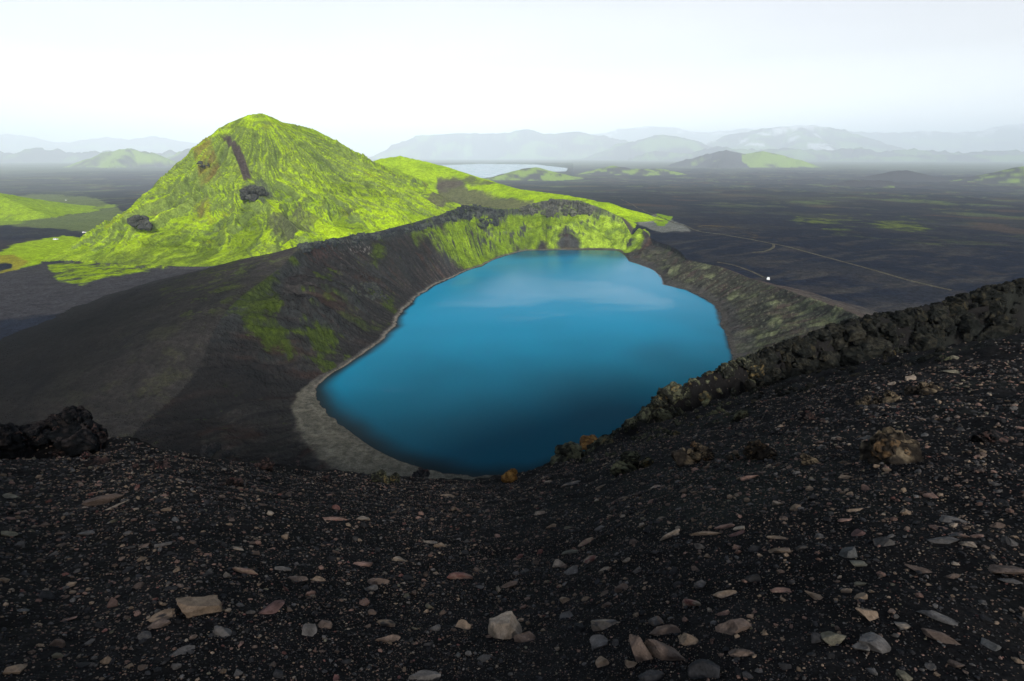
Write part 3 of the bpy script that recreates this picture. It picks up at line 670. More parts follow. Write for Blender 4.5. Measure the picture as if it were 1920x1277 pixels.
def rotto(n, ang):
    up = n; a = np.array([math.cos(ang), math.sin(ang), 0]); a = a-up*(a@up); a /= np.linalg.norm(a); b = np.cross(up, a); return np.stack([a, b, up], 1)
PALS = 1.05
PAL = {'tan': (.20,.145,.10), 'pale': (.22,.18,.14), 'pink': (.18,.108,.086), 'brown': (.095,.068,.055), 'grey': (.075,.075,.075), 'dark': (.034,.034,.036), 'red': (.13,.052,.045), 'olive': (.105,.10,.07), 'green': (.085,.09,.072), 'purple': (.085,.045,.045), 'orange': (.26,.13,.03), 'bluegrey': (.052,.060,.064)}
PAL = {k: (v if k in ('dark', 'orange') else tuple(.7*a+.3*b for a, b in zip(v, (.095, .078, .066)))) for k, v in PAL.items()}
PAL = {k: tuple(c*(PALS if k != 'dark' else .8) for c in v) for k, v in PAL.items()}
FG = lambda px, py: hit(px, py, True, 1.0, 300)
def stone_cols(V, base, seed, col2=None):
    r_ = np.random.default_rng(seed); off = r_.uniform(0, 90, 3)
    a = np.array([mn.fractal(Vector((p*2.0+off).tolist()), .9, 2.0, 3) for p in V]); base = np.array(base)
    c = base[None]*(1+a[:, None]*.45)
    if col2 is not None: c = c+(np.array(col2)[None]-c)*ss(.0, .25, a)[:, None]
    return np.clip(c, .005, .8)
def stone(px, py, w, h, colr, label, seed, group=None, col2=None, tilt=0, cat='stone', name='stone', sub=3, cuts=9, ang=None, rough=.05, tall=None, mat=None, dist=None):
    p = FG(px, py+h*.35)
    if p is None: return None
    d = ray(px, py); r_ = np.random.default_rng(seed)
    depth = math.hypot(p[1], p[2]-H); depth = (p[1]*CP-(p[2]-H)*SP)
    Wm = w/F*depth; hm = h/F*depth
    dl = math.atan2(H-p[2], math.hypot(p[0], p[1]))
    sd_ = math.sin(dl); cd_ = math.cos(dl)
    Dy = min(.8*Wm, .75*hm/max(sd_, .15)); Hh = max((hm-.6*Dy*sd_)/cd_, .5*Dy)*1.2
    if tall: Hh = hm*tall
    V, Fc = rockshape(seed, sub, cuts, rough)
    cols = stone_cols(V, colr, seed, col2)
    V = V*np.array([Wm*1.08, Dy*1.1, Hh])
    z, n = frame_at(p[0], p[1], .15)
    vd = math.atan2(p[0], p[1]); ang = (-vd+r_.uniform(-.3, .3)) if ang is None else ang
    n2 = n+r_.normal(size=3)*.08; n2 /= np.linalg.norm(n2)
    Rm = rotto(n2, ang)
    if tilt:
        ct, st_ = math.cos(tilt), math.sin(tilt); Rm = Rm@np.array([[ct,0,st_],[0,1,0],[-st_,0,ct]])
    V = V@Rm.T
    o = mesh_np(name, V, Fc, mat or M_stone, cols, smooth=False); o.location = (p[0], p[1], z+n[2]*Hh*.14)
    return tag(o, label, cat, group)
GR = 'stones lying on the black scoria slope'
feat = [ # px, py, w, h, colour, short label, second colour, tilt
 (373,1127,86,50,'tan','big tan angular stone with a flat sloping face, largest of the lower left',None,.25),
 (948,1172,60,52,'pale','pale pyramid-shaped stone with a sharp top near the bottom centre',None,.0),
 (985,1190,40,26,'brown','thin brown wedge leaning on the pale pyramid-shaped stone',None,.5),
 (1250,1212,86,40,'brown','large brown slab lying behind the upright purple-brown stone',None,.15),
 (1207,1214,36,50,'brown','upright egg-shaped purple-brown stone against the large brown slab',None,-.2),
 (1289,1196,40,24,'tan','tan lens-shaped stone on the right of the large brown slab',None,.45),
 (1247,1180,52,20,'brown','flat brown stone just above the large brown slab',None,.1),
 (1134,1166,54,26,'pale','pale grey block with an angular top above the round grey stone','grey',.1),
 (1125,1201,30,27,'grey','round grey stone below the pale grey block',None,0),
 (1130,1238,25,20,'tan','small tan oval stone between the bottom edge and the round grey stone',None,.3),
 (1183,1241,26,18,'tan','small rounded tan stone left of the dark boulder at the bottom',None,0),
 (1320,1252,56,38,'dark','dark rounded boulder at the bottom edge right of centre',None,0),
 (1222,1266,42,22,'dark','dark angular stone cut by the bottom edge',None,0),
 (1375,1170,62,32,'brown','broad brown rough stone under a small reddish chip',None,.05),
 (1358,1147,26,12,'pink','small reddish chip resting above the broad brown rough stone',None,.3),
 (1228,1161,28,22,'grey','grey and brown two-tone block right of the pale grey block','brown',.2),
 (1297,1127,32,22,'pale','pale pointed stone with a red stain','red',.2),
 (1360,1112,42,15,'tan','flat tan stone beneath a dark hollow on the right of centre',None,.1),
 (862,1077,46,18,'pink','pink rectangular slab standing on edge','red',.0),
 (864,1169,37,20,'tan','tan wedge-shaped stone left of the pale pyramid-shaped stone',None,-.3),
 (507,1137,52,26,'purple','purple-brown wedge pointing down to the left',None,-.45),
 (418,1180,32,25,'grey','pale grey split stone below the big tan stone',None,.1),
 (305,1150,40,20,'tan','tan and dark mottled stone left of the big tan stone','dark',-.2),
 (298,1166,36,18,'brown','brown stone touching the mottled tan one from below',None,-.2),
 (460,1068,42,16,'pink','flat pinkish tan stone with a red end','tan',.0),
 (343,1218,40,15,'grey','long grey stone with a tan end below the pale grey split stone',None,-.15),
 (727,1195,42,20,'brown','grey brown rough stone below centre left',None,.1),
 (708,1087,38,20,'brown','brown flat-topped stone on a grey one left of the pink slab',None,-.2),
 (697,1101,24,13,'grey','light grey round stone under the brown flat-topped stone',None,0),
 (680,1056,36,12,'pink','pink topped flat stone above the brown flat-topped stone',None,0),
 (750,1047,29,14,'pale','pale cream rounded stone above the pink slab',None,0),
 (628,971,44,11,'pink','thin pink slab far up the slope at centre left',None,0),
 (681,970,24,14,'pale','pale pointed stone right of the thin pink slab',None,-.3),
 (630,950,15,13,'red','small red stone above the thin pink slab',None,0),
 (841,928,30,10,'tan','tan flat boulder below the lake\'s near shore',None,0),
 (1049,1053,24,19,'pale','grey stone with a glinting white side',None,0),
 (1070,1068,30,20,'grey','grey brown boulder touching the glinting grey stone',None,0),
 (1107,1047,25,17,'pale','white and pink blotched stone at centre','red',0),
 (1132,1068,25,10,'pale','pale cream flat stone right of the grey brown boulder',None,0),
 (1255,1000,40,16,'pale','large pale tan boulder with a pitted top right of centre',None,0),
 (1098,1014,32,11,'pink','reddish flat stone at centre','tan',0),
 (1068,1034,30,10,'green','pale greenish flat stone below the reddish flat one',None,0),
 (1165,1100,26,17,'brown','brown squat stone below the pale cream flat stone',None,0),
 (1359,986,36,11,'pink','salmon pink slab far up on the right',None,.1),
 (1386,989,26,9,'pale','whitish flat stone touching the salmon pink slab',None,0),
 (1382,999,28,9,'purple','purple stone beneath the whitish flat stone',None,0),
 (1323,998,52,11,'tan','long tan ridge-like stone left of the salmon pink slab',None,0),
 (1406,893,31,12,'pink','isolated pink boulder on smooth black ash at right',None,0),
 (1227,912,22,12,'pale','pale stone with pinkish top below the mossy mound','pink',0),
 (1222,938,18,10,'pink','small pink block below the pale pink-topped stone',None,0),
 (1126,912,20,7,'pale','pale flat stone near the crater lip',None,0),
 (1030,902,18,8,'pale','whitish domed stone nearest the crater lip',None,0),
 (1070,905,38,9,'grey','long light grey slab next to the whitish domed stone','pale',0),
 (1628,1147,44,26,'tan','warm brown angular boulder at lower right',None,.3),
 (1560,1193,44,30,'olive','olive beige squared block at lower right',None,0),
 (1531,1195,18,22,'dark','dark narrow stone leaning on the olive beige block',None,.3),
 (1640,1200,52,34,'grey','large dark grey pointed boulder right of the olive beige block',None,.2),
 (1614,1212,26,16,'grey','rounded grey stone at the foot of the large dark grey boulder',None,0),
 (1755,1150,62,20,'grey','long dark grey slab on the right',None,.05),
 (1792,975,46,14,'grey','wide grey flat stone far right',None,0),
 (1769,1010,46,16,'grey','grey brown rounded slab under the wide flat one',None,0),
 (1811,1017,28,11,'pale','pale tip of stone right of the grey brown rounded slab',None,0),
 (1797,1001,32,12,'bluegrey','blue grey stone with pinkish cap at far right','pink',0),
 (1832,1003,18,11,'pink','small orange pink stone at far right',None,0),
 (1759,988,28,9,'pink','pinkish brick-like stone at far right',None,0),
 (1890,1067,54,22,'brown','big brown grey rounded boulder by the right edge',None,.1),
 (1893,1086,34,12,'grey','grey flat stone below the big boulder by the right edge',None,0),
 (1590,1034,32,22,'bluegrey','tilted blue grey stone plate',None,-.5),
 (1610,1054,26,12,'green','greenish grey stone below the tilted blue grey plate',None,0),
 (1606,997,26,14,'purple','maroon stone above the tilted blue grey plate',None,-.2),
 (1461,1030,46,16,'tan','brown arched stone with a pale rim','brown',0),
 (1459,1007,38,9,'tan','tan flat stone above the brown arched one',None,0),
 (1464,1105,34,12,'pink','pinkish tan domed stone above the grey wedge',None,0),
 (1529,1117,36,14,'tan','tan wedge stone pointing up left',None,.35),
 (1615,1117,22,16,'tan','small peaked pinkish tan stone above the warm brown boulder',None,0),
 (1613,1093,20,11,'olive','cream olive rounded stone right of centre',None,0),
 (1730,1067,52,14,'brown','long brown bar-like stone on the right',None,.2),
 (1770,1193,64,20,'brown','long dark brown angular stone at lower right',None,.2),
 (1585,973,24,8,'pink','bright salmon flat stone above the maroon one',None,0),
 (1603,955,26,8,'tan','narrow pinkish tan bar high on the right slope',None,0),
 (1584,894,20,10,'tan','small tan peaked stone on the right slope',None,0),
 (1568,822,16,6,'pale','white flat stone lying alone on the dark right slope',None,0),
 (1707,709,16,11,'pale','pale round boulder under the mossy crag at right',None,0),
 (1672,719,12,5,'pale','whitish chip left of the pale round boulder',None,0),
 (1790,669,13,9,'olive','pale angular stone high on the right slope',None,0),
 (1784,696,24,5,'olive','thin olive slab high on the right slope',None,0),
 (1623,821,26,7,'bluegrey','grey flat slab right of the white flat stone',None,0),
 (195,934,56,25,'brown','dark brown ribbed boulder at left',None,0),
 (208,952,56,5,'pale','long thin pale plate below the dark brown ribbed boulder',None,0),
 (330,972,14,12,'bluegrey','small pale bluish stone at left',None,0),
 (18,1000,24,13,'olive','olive grey stone by the left edge',None,0),
 (20,928,26,14,'green','greenish mossy stone near the left edge',None,0),
 (445,1027,22,10,'pale','cream block left of centre',None,0),
 (305,1018,28,13,'grey','grey rounded stone with a dark tail',None,.1),
 (273,1021,20,11,'brown','brown angular stone left of the grey rounded one',None,0),
 (162,998,24,11,'grey','light grey flat stone at left',None,0),
 (134,1094,16,14,'tan','small tan triangular stone at left',None,-.3),
 (44,1144,18,9,'bluegrey','small blue-green stone at far lower left',None,0),
 (122,1162,34,7,'pink','pinkish flat bar at lower left',None,0),
 (797,1266,56,24,'grey','dark grey rock slab cut by the bottom edge',None,0),
 (581,1179,24,26,'grey','dark grey oval upright stone at lower centre left',None,-.2),
 (608,1170,24,20,'brown','brown knobbly stone touching the dark oval one',None,0),
 (725,1165,30,18,'tan','hook-shaped pale stone with a dark hollow','dark',.4),
 (558,1083,34,16,'brown','brown flat boulder on the left of centre',None,.1),
 (598,1084,24,13,'tan','tan angular stone right of the brown flat boulder',None,.2),
 (530,1064,28,12,'grey','grey square stone above the brown flat boulder',None,0),
 (826,1020,26,14,'tan','rounded tan brown stone next to a pale bar',None,0),
 (805,1016,28,8,'pale','pale bar touching the rounded tan brown stone',None,0),
 (950,1097,40,12,'brown','brown slanted slab below the reddish flat stone',None,-.3),
 (1390,1222,44,18,'brown','brown arched stone near the bottom right of centre',None,0),
 (1745,928,22,10,'pink','reddish peaked stone on the far right slope',None,0),
 (1012,960,20,12,'pale','pale sharp stone below the long light grey slab',None,0),
 (1125,988,20,12,'grey','grey brown stone above the reddish flat stone',None,0),
 (1033,985,20,12,'tan','tan diamond-shaped stone above the reddish flat stone',None,0),
 (1855,1205,28,16,'bluegrey','blue grey stone at the lower right corner',None,0),
 (1690,1170,26,18,'grey','grey stone with a pale streak near the long dark slab','pale',.3),
 (1578,1107,10,8,'tan','tiny tan chip',None,0),
]
feat = [f for f in feat if f[5] != 'tiny tan chip']
placed = []
for i, (px, py, w_, h_, cn_, lb, c2, tl) in enumerate(feat):
    sub = 4 if w_ > 34 else 3
    o = stone(px, py, w_, h_, PAL[cn_], lb, 1000+i, GR, PAL[c2] if c2 else None, tl, sub=sub)
    if o: placed.append((px, py, max(w_, h_*1.6)*.5, lb))
print('featured', len(placed))
# ---- further stones one can count: the largest of a natural scatter
NG = 220000
def scatter(n, a0, a1, r0, r1, smin_px, cap, alpha=2.1):
    az = rng.uniform(a0, a1, n); R = np.exp(rng.uniform(math.log(r0), math.log(r1), n))
    s = smin_px/F*R*1.15*(1-rng.random(n))**(-1/alpha)
    return az, R, np.minimum(s, cap*(.6+.4*rng.random(n)))
az, R, S_ = scatter(NG, -1.25, 1.35, 1.5, 62, 1.8, .125, 2.45)
rlm = np.interp(az, SA, SL); 
gx, gy = R*np.sin(az), R*np.cos(az)
cz = np.ones(len(gx), bool); cz &= R < rlm*.99
dens = .5+.9*fbm(gx*.18, gy*.18, 3, 300)+ss(.10, .5, -az+.25)*.25-.6*ss(16, 30, R)*ss(.1, .3, az)
cz &= rng.random(len(gx)) < np.clip(dens+.35, .22, 1)
gx, gy, S_, R = gx[cz], gy[cz], S_[cz], R[cz]
gz = terrain(gx, gy, True)
e_ = .12
gnx = -(terrain(gx+e_, gy, True)-gz)/e_; gny = -(terrain(gx, gy+e_, True)-gz)/e_
dcam = gy*CP-(gz-H)*SP; pxs = 960+F*gx/dcam; pys = 638.5-F*((gz-H)*CP+gy*SP)/dcam
spx = S_/dcam*F
def clear(x, y, m=0): 
    return all(abs(x-a) > (r_+m) or abs(y-b) > (r_*.7+m) for a, b, r_, _ in placed)
order = np.argsort(-spx); chosen = []; drop = set()
vis = lambda i: 6 < pxs[i] < 1914 and pys[i] < 1265
pick = []
for i in order:
    if len(pick) >= 300-len(placed)-26: break
    if not vis(i): continue
    if not clear(pxs[i], pys[i], spx[i]*.5): drop.add(i); continue
    if any(abs(pxs[i]-a) < (spx[i]+b_)*.55 and abs(pys[i]-c_) < (spx[i]+b_)*.35 for a, c_, b_ in pick): drop.add(i); continue
    pick.append((pxs[i], pys[i], spx[i])); chosen.append(i)
print('extra stones', len(chosen), 'smallest px', pick[-1][2])
kinds = [('dark grey', 'dark', .30), ('grey', 'grey', .26), ('brown', 'brown', .15), ('tan', 'tan', .11), ('pinkish', 'pink', .05), ('olive grey', 'olive', .025), ('pale', 'pale', .03)]
pk = np.array([k[2] for k in kinds]); pk /= pk.sum()
protos = []
for j in range(14):
    V, Fc = rockshape(500+j, 3, 15, .07); protos.append((V, Fc, stone_cols(V, (1, 1, 1), 500+j)))
ORD = ['nearest', 'second nearest', 'third nearest', 'fourth nearest', 'fifth nearest', 'sixth nearest', 'seventh nearest', 'eighth nearest', 'ninth nearest', 'tenth nearest']
marks = [f for f in placed if f[2] > 17 and len(f[3].split()) <= 9]
info = []
for i in chosen:
    kk = int(rng.choice(len(kinds), p=pk)); asp = rng.uniform(.45, 1.15); shape = 'flat' if asp < .62 else ('angular' if asp < .9 else 'blocky')
    dl = [((pxs[i]-m[0])**2+(pys[i]-m[1])**2*2.2, m) for m in marks]; d_, m = min(dl, key=lambda q: q[0])
    dx, dy = pxs[i]-m[0], (pys[i]-m[1])*1.4
    rel = ('right of' if dx > 0 else 'left of') if abs(dx) > abs(dy) else ('in front of' if dy > 0 else 'behind')
    info.append([i, kk, asp, shape, rel, m[3], d_])
from collections import defaultdict
gg = defaultdict(list)
for t_ in info: gg[(t_[1], t_[3], t_[4], t_[5])].append(t_)
def shorten(s):
    return s
for key, lst in gg.items():
    lst.sort(key=lambda q: q[6])
    for r_, t_ in enumerate(lst):
        t_.append(('' if len(lst) == 1 else ORD[min(r_, 9)]+' ')+f"{kinds[key[0]][0]} {key[1]} stone {key[2]} the {key[3]}")
for i, kk, asp, shape, rel, mk_, d_, lb in info:
    V, Fc, cc_ = protos[int(rng.integers(14))]
    s = S_[i]; dims = np.array([s, s*rng.uniform(.65, .95), s*asp*.85])
    n = np.array([gnx[i], gny[i], 1.0])+rng.normal(size=3)*.12; n /= np.linalg.norm(n)
    base = np.array(PAL[kinds[kk][1]])*rng.uniform(.75, 1.15)
    Vr = (V*dims)@rotto(n, rng.uniform(0, 6.28)).T
    o = mesh_np('stone', Vr, Fc, M_stone, np.clip(cc_*base, .01, .6), smooth=False); o.location = (gx[i], gy[i], gz[i]+dims[2]*.0)
    w_ = lb.split(); w_ = w_ if len(w_) > 4 else w_+['on the black slope']; tag(o, ' '.join(w_[:16]), 'stone', GR)
# ---- the rest of the scatter: gravel nobody could count
keep = np.ones(len(gx), bool); keep[list(drop)] = False; keep[chosen] = False
fx_, fy_ = pxs, pys
gi = np.where(keep)[0]
gp = []
for j in range(40):
    V, Fc = ico(1); r_ = np.random.default_rng(900+j); V = V.copy()
    if j % 2 == 0: V = V[:]; 
    for c_ in range(7):
        nrm = r_.normal(size=3); nrm /= np.linalg.norm(nrm); dd = r_.uniform(.4, .85); V = V-np.outer(np.maximum(V@nrm-dd, 0), nrm)
    V = V+r_.normal(size=V.shape)*.05; lo, hi = V.min(0), V.max(0); gp.append((V-(lo+hi)/2)/(hi-lo))
Fc = ico(1)[1]; nv = 42
sm = gi[spx[gi] < 4.5]; bgx = gi[spx[gi] >= 4.5]
i12, f12 = ico(1)
b = bmesh.new(); bmesh.ops.create_icosphere(b, subdivisions=1, radius=1); b.free()
# small ones use a 12-vertex body
phi = (1+5**.5)/2; V12 = np.array([(-1,phi,0),(1,phi,0),(-1,-phi,0),(1,-phi,0),(0,-1,phi),(0,1,phi),(0,-1,-phi),(0,1,-phi),(phi,0,-1),(phi,0,1),(-phi,0,-1),(-phi,0,1)])/math.sqrt(1+phi*phi)
F12 = np.array([(0,11,5),(0,5,1),(0,1,7),(0,7,10),(0,10,11),(1,5,9),(5,11,4),(11,10,2),(10,7,6),(7,1,8),(3,9,4),(3,4,2),(3,2,6),(3,6,8),(3,8,9),(4,9,5),(2,4,11),(6,2,10),(8,6,7),(9,8,1)])
def gravel_batch(ids, protoV, Fp):
    n = len(ids); k = len(protoV[0]); PV = np.stack(protoV)[rng.integers(0, len(protoV), n)]
    s = S_[ids]; dims = np.stack([s, s*rng.uniform(.6, .95, n), s*rng.uniform(.35, .8, n)], 1)
    V = PV*dims[:, None, :]
    N = np.stack([gnx[ids], gny[ids], np.ones(n)], 1)+rng.normal(size=(n, 3))*.25; N /= np.linalg.norm(N, axis=1)[:, None]
    an = rng.uniform(0, 6.28, n); A = np.stack([np.cos(an), np.sin(an), 0*an], 1); A -= N*np.sum(A*N, 1)[:, None]; A /= np.linalg.norm(A, axis=1)[:, None]; Bv = np.cross(N, A)
    V = V[:, :, 0:1]*A[:, None]+V[:, :, 1:2]*Bv[:, None]+V[:, :, 2:3]*N[:, None]
    V += np.stack([gx[ids], gy[ids], gz[ids]+dims[:, 2]*.22], 1)[:, None]
    names = ['dark', 'grey', 'brown', 'tan', 'pink', 'pale', 'olive', 'bluegrey', 'red']; pr = np.array([.46, .15, .13, .10, .08, .04, .02, .02, .015]); pr /= pr.sum()
    ci = rng.choice(len(names), n, p=pr); base = np.array([PAL[q] for q in names])[ci]*rng.uniform(.5, 1.25, n)[:, None]
    cc = np.repeat(base[:, None], k, 1)*(1+rng.normal(size=(n, k, 1))*.08)
    Ff = (Fp[None]+(np.arange(n)*k)[:, None, None]).reshape(-1, 3)
    return V.reshape(-1, 3), Ff, np.clip(cc.reshape(-1, 3), .008, .7)
p12 = []
for j in range(30):
    r_ = np.random.default_rng(1300+j); V = V12*(1+r_.normal(size=(12, 1))*.16)+r_.normal(size=(12, 3))*.08; lo, hi = V.min(0), V.max(0); p12.append((V-(lo+hi)/2)/(hi-lo))
Va, Fa, Ca = gravel_batch(sm, p12, F12); Vb, Fb, Cb = gravel_batch(bgx, gp, Fc)
o = mesh_np('gravel', np.concatenate([Va, Vb]), np.concatenate([Fa, Fb+len(Va)]), M_gravel, np.concatenate([Ca, Cb]), smooth=False)
tag(o, 'loose black and grey scoria gravel covering the whole foreground slope', 'gravel', kind='stuff')
print('gravel', len(sm), len(bgx))
# ------------------------------------------------------------------ lava crags: clusters of knobbly boulders grown together
LP = []
for j in range(10):
    V, Fc_ = ico(4)
    if j % 2:
        V, _f = rockshape(700+j, 4, 13, 0); V = V*1.9
    off = Vector((j*7.3, j*3.1, 5))
    dn = np.array([mn.fractal(Vector(p.tolist())*1.3+off, .7, 2.1, 3)*.30+mn.fractal(Vector(p.tolist())*4+off, .5, 2.2, 5)*.14-mn.voronoi(Vector(p.tolist())*1.6+off)[0][0]*.30+.1 for p in V])
    W = V*(1+dn*(.55 if j % 2 else 1))[:, None]; tex = np.array([mn.fractal(Vector(p.tolist())*2.2+off, .8, 2.1, 4) for p in V])
    LP.append((W, Fc_, tex, dn))
LP3 = []; RUB = []
for j in range(8):
    V, Fc_ = ico(3); off = Vector((j*5.3, j*4.1, 9)); dn = np.array([mn.fractal(Vector(p.tolist())*1.5+off, .6, 2.1, 4)*.5 for p in V]); LP3.append((V*(1+dn)[:, None], Fc_, np.array([mn.fractal(Vector(p.tolist())*2+off, .8, 2.1, 3) for p in V]), dn))
def crag(name, label, cat, prof, n, rad, thick, cols, group=None, flat=1.0, low=False):
    """prof: (px, top row, foot row, distance); boulders fill the face between top and foot"""
    Vs, Fs, Cs = [], [], []; o0 = 0; P_ = sorted(prof)
    pxa = np.array([p[0] for p in P_], float)
    it = lambda k, v: float(np.interp(v, pxa, [p[k] for p in P_]))
    base, lich, warm = [np.array(c_) for c_ in cols]
    cy0 = rng.uniform(0, 90)
    for i in range(n):
        px = rng.uniform(P_[0][0], P_[-1][0]); t_, b_, r_ = it(1, px), it(2, px), it(3, px)
        f_ = rng.random()
        if i < n*.35: f_ = rng.uniform(0, .12)
        if not low and i > n*.35 and noise(np.array([px*.021]), np.array([cy0]))[0] > .28: continue
        s = rad*(.38+1.25*rng.random()**2.6)*(.8+.4*f_); spill = (not low) and rad > .3 and len(P_) >= 5 and rng.random() < .22
        if spill: f_ = rng.uniform(1.0, 1.7); s = rad*rng.uniform(.12, .38); 
        d = ray(px, t_+(b_-t_)*f_); hh = math.hypot(d[0], d[1]); rr_ = r_+rng.uniform(-.5, .5)*thick-(f_-.5)*thick*.6
        t2 = rr_/hh
        if low or spill:
            hp = hit(px, t_+(b_-t_)*f_+1.5, True, *((r_-45, r_+25, 260) if low else (r_*.4, r_*1.15, 160)))
            if hp is None: continue
            t2 = math.hypot(hp[0], hp[1])/hh
        c0 = np.array([d[0]*t2, d[1]*t2, H+d[2]*t2])
        c0[2] -= s*.35 if low or spill else (s*.75 if f_ < .15 else s*.2)
        W, Fk, tex, dn = LP3[int(rng.integers(8))] if low else LP[int(rng.integers(10)) if rng.random() < .35 else 1+2*int(rng.integers(5))]
        a = rng.uniform(0, 6.28); ca, sa = math.cos(a), math.sin(a)
        sc3 = s*np.array([rng.uniform(.8, 1.2), rng.uniform(.8, 1.2), flat*rng.uniform(.7, 1.1)])
        V = W*sc3; V = np.stack([V[:, 0]*ca-V[:, 1]*sa, V[:, 0]*sa+V[:, 1]*ca, V[:, 2]], 1)+c0
        up = W[:, 2]/np.linalg.norm(W, axis=1)
        c_ = base[None]*(1+tex[:, None]*.35)
        lm = ss(.15, .6, tex*1.1+up*.3+rng.normal()*.25)[:, None]; c_ = c_+(lich-c_)*lm
        if rng.random() < .16: c_ = c_+(warm-c_)*ss(0, .4, tex)[:, None]*.8
        if spill: RUB.append((V, Fk, c_)); continue
        Vs.append(V); Fs.append(Fk+o0); Cs.append(c_); o0 += len(V)
    V = np.concatenate(Vs)
    o = mesh_np(name, V, np.concatenate(Fs), M_lava, np.clip(np.concatenate(Cs), .006, .5), smooth=False)
    return tag(o, label, cat, group)
MOSSY = ((.016,.017,.014), (.070,.072,.044), (.11,.075,.03)); DRK = ((.008,.009,.010), (.026,.022,.021), (.06,.035,.03)); MOSSY2 = ((.009,.010,.009), (.023,.022,.017), (.03,.025,.015))
GC = 'lava crags along the crest of the slope'
crag('rock_outcrop', 'knobbly moss-speckled crag dropping to the lake, lowest end of the crest', 'rock outcrop', [(1040,862,868,20.5),(1110,842,858,23),(1150,812,838,25),(1180,792,818,26.5),(1215,765,800,29)], 60, .50, 2.0, MOSSY, GC)
crag('rock_outcrop', 'lichen-covered knobbly crag standing against the lake\'s right end', 'rock outcrop', [(1205,772,802,28.5),(1260,716,780,33),(1285,720,765,35),(1330,698,755,39),(1370,677,740,41),(1420,660,722,44)], 300, .50, 3.0, MOSSY, GC)
crag('rock_outcrop', 'tall dark mossy crag below the right inner wall of the crater', 'rock outcrop', [(1405,668,728,43.5),(1440,652,718,46),(1490,636,705,50),(1540,615,690,54),(1600,597,678,58)], 300, .60, 4.5, MOSSY2, GC)
crag('rock_outcrop', 'long black crag with a mossy crest under the lava plain', 'rock outcrop', [(1590,599,678,57),(1650,587,668,60),(1700,580,660,63),(1760,565,650,67),(1800,556,645,70)], 300, .75, 5.5, MOSSY2, GC)
crag('rock_outcrop', 'highest dark crag reaching the right edge of the photo', 'rock outcrop', [(1790,554,640,69),(1850,538,632,74),(1920,519,625,80),(2050,485,620,86)], 300, .85, 6, MOSSY2, GC)
crag('rock_outcrop', 'black jagged lava crag with a blunt horn at the left', 'rock outcrop', [(40,800,828,20.5),(90,786,828,20.5),(112,776,825,20.5),(128,759,825,20.5),(146,760,825,20.5),(160,788,822,20.5),(190,814,826,20.3)], 150, .26, 1.0, DRK, GC)
crag('rock_outcrop', 'low black lava crag with greenish stones at the left edge', 'rock outcrop', [(-80,800,840,20),(0,797,838,20),(30,799,835,20),(60,800,832,20)], 70, .26, 1.0, DRK, GC)
def lump(px, py, w_, h_, label, cols, group, seed, n=16):
    p = FG(px, py+h_*.4)
    if p is None: return
    r_ = math.hypot(p[0], p[1]); depth = p[1]*CP-(p[2]-H)*SP; rad = h_/F*depth*.46
    return crag('lava_boulder', label, 'lava boulder', [(px-w_*.42, py+h_*.25, py+h_*.5, r_), (px-w_*.1, py-h_*.42, py+h_*.5, r_), (px+w_*.15, py-h_*.35, py+h_*.5, r_), (px+w_*.42, py+h_*.2, py+h_*.5, r_)], n, rad, rad*1.2, cols, group)
GB = 'lava boulders scattered below the crest'
BR = ((.020,.017,.014), (.095,.075,.050), (.10,.06,.03)); RD = ((.013,.012,.012), (.055,.036,.032), (.12,.05,.045))
for i, (px, py, w_, h_, lb, cl) in enumerate([
 (1110,832,32,32,'orange brown lava spire standing out against the lake', ((.12,.06,.018),(.22,.12,.035),(.3,.17,.05))),
 (962,888,24,22,'small orange brown lava tip at the lowest point of the crater lip', ((.12,.06,.018),(.22,.12,.035),(.3,.17,.05))),
 (1195,862,86,38,'broad mossy mound in the ash below the orange spire', MOSSY),
 (1305,848,62,46,'rounded brownish lava mound with lichen right of the broad mossy one', BR),
 (1376,853,24,26,'small peaked brown lava boulder between two rounded mounds', BR),
 (1425,846,44,34,'rounded brown lava boulder right of the small peaked one', BR),
 (1505,861,56,28,'wide low brown lava boulder beside the pink boulder\'s ash field', BR),
 (1448,858,14,12,'small brown lava knob between the rounded and the wide low boulder', BR),
 (1680,838,70,62,'big two-horned dark lava boulder on the right slope', BR),
 (1850,815,46,34,'dark ragged lava boulder near the right edge', DRK),
 (1630,750,38,24,'dark lava lump left of its twin under the crag', BR),
 (1668,742,44,26,'dark lava lump with pale tips under the crag', BR),
 (1735,726,60,26,'long low lava rib with a brown tip', BR),
 (1387,777,30,26,'lichen grey lava boulder alone below the lichen-covered crag', MOSSY),
 (1516,778,18,20,'small purple brown lava knob on the right slope', RD),
 (1346,733,18,13,'pale green lichen boulder fallen from the crag', ((.07,.075,.05),(.15,.16,.10),(.15,.1,.05))),
 (1322,753,12,13,'squarish olive boulder downhill of the pale green one', ((.07,.07,.04),(.11,.11,.06),(.15,.1,.05))),
 (1683,656,18,14,'round lichen boulder at the foot of the long black crag', MOSSY),
 (1768,670,24,12,'grey lichen boulders beside a pale angular stone', MOSSY),
 (132,836,72,44,'reddish black lava boulder below the horned crag', RD),
 (165,860,50,34,'dark rust-edged lava boulder adjoining the reddish black one', RD),
 (275,868,70,30,'black lava ledge with pink stones on top', RD),
 (400,838,34,26,'dark pointed lava boulder above the near left shore', DRK),
 (425,851,34,18,'low dark lava boulder right of the pointed one', DRK),
 (500,871,46,24,'crumbly dark lava boulder at the lip left of the beach', RD),
 (553,867,30,16,'small pinkish brown lava boulder at the lip below the beach', RD),
 (440,903,60,18,'low reddish lava hump left of centre', RD),
 (720,893,60,30,'black lava boulder with pale lichen top below the beach', MOSSY),
 (788,884,34,20,'small black pointed lava boulder against the near shore', DRK),
 (606,897,40,22,'dark round lava boulder left of the lichen-topped one', DRK)]):
    lump(px, py, w_, h_, lb, cl, GB, i, 12 if w_ > 40 else 8)
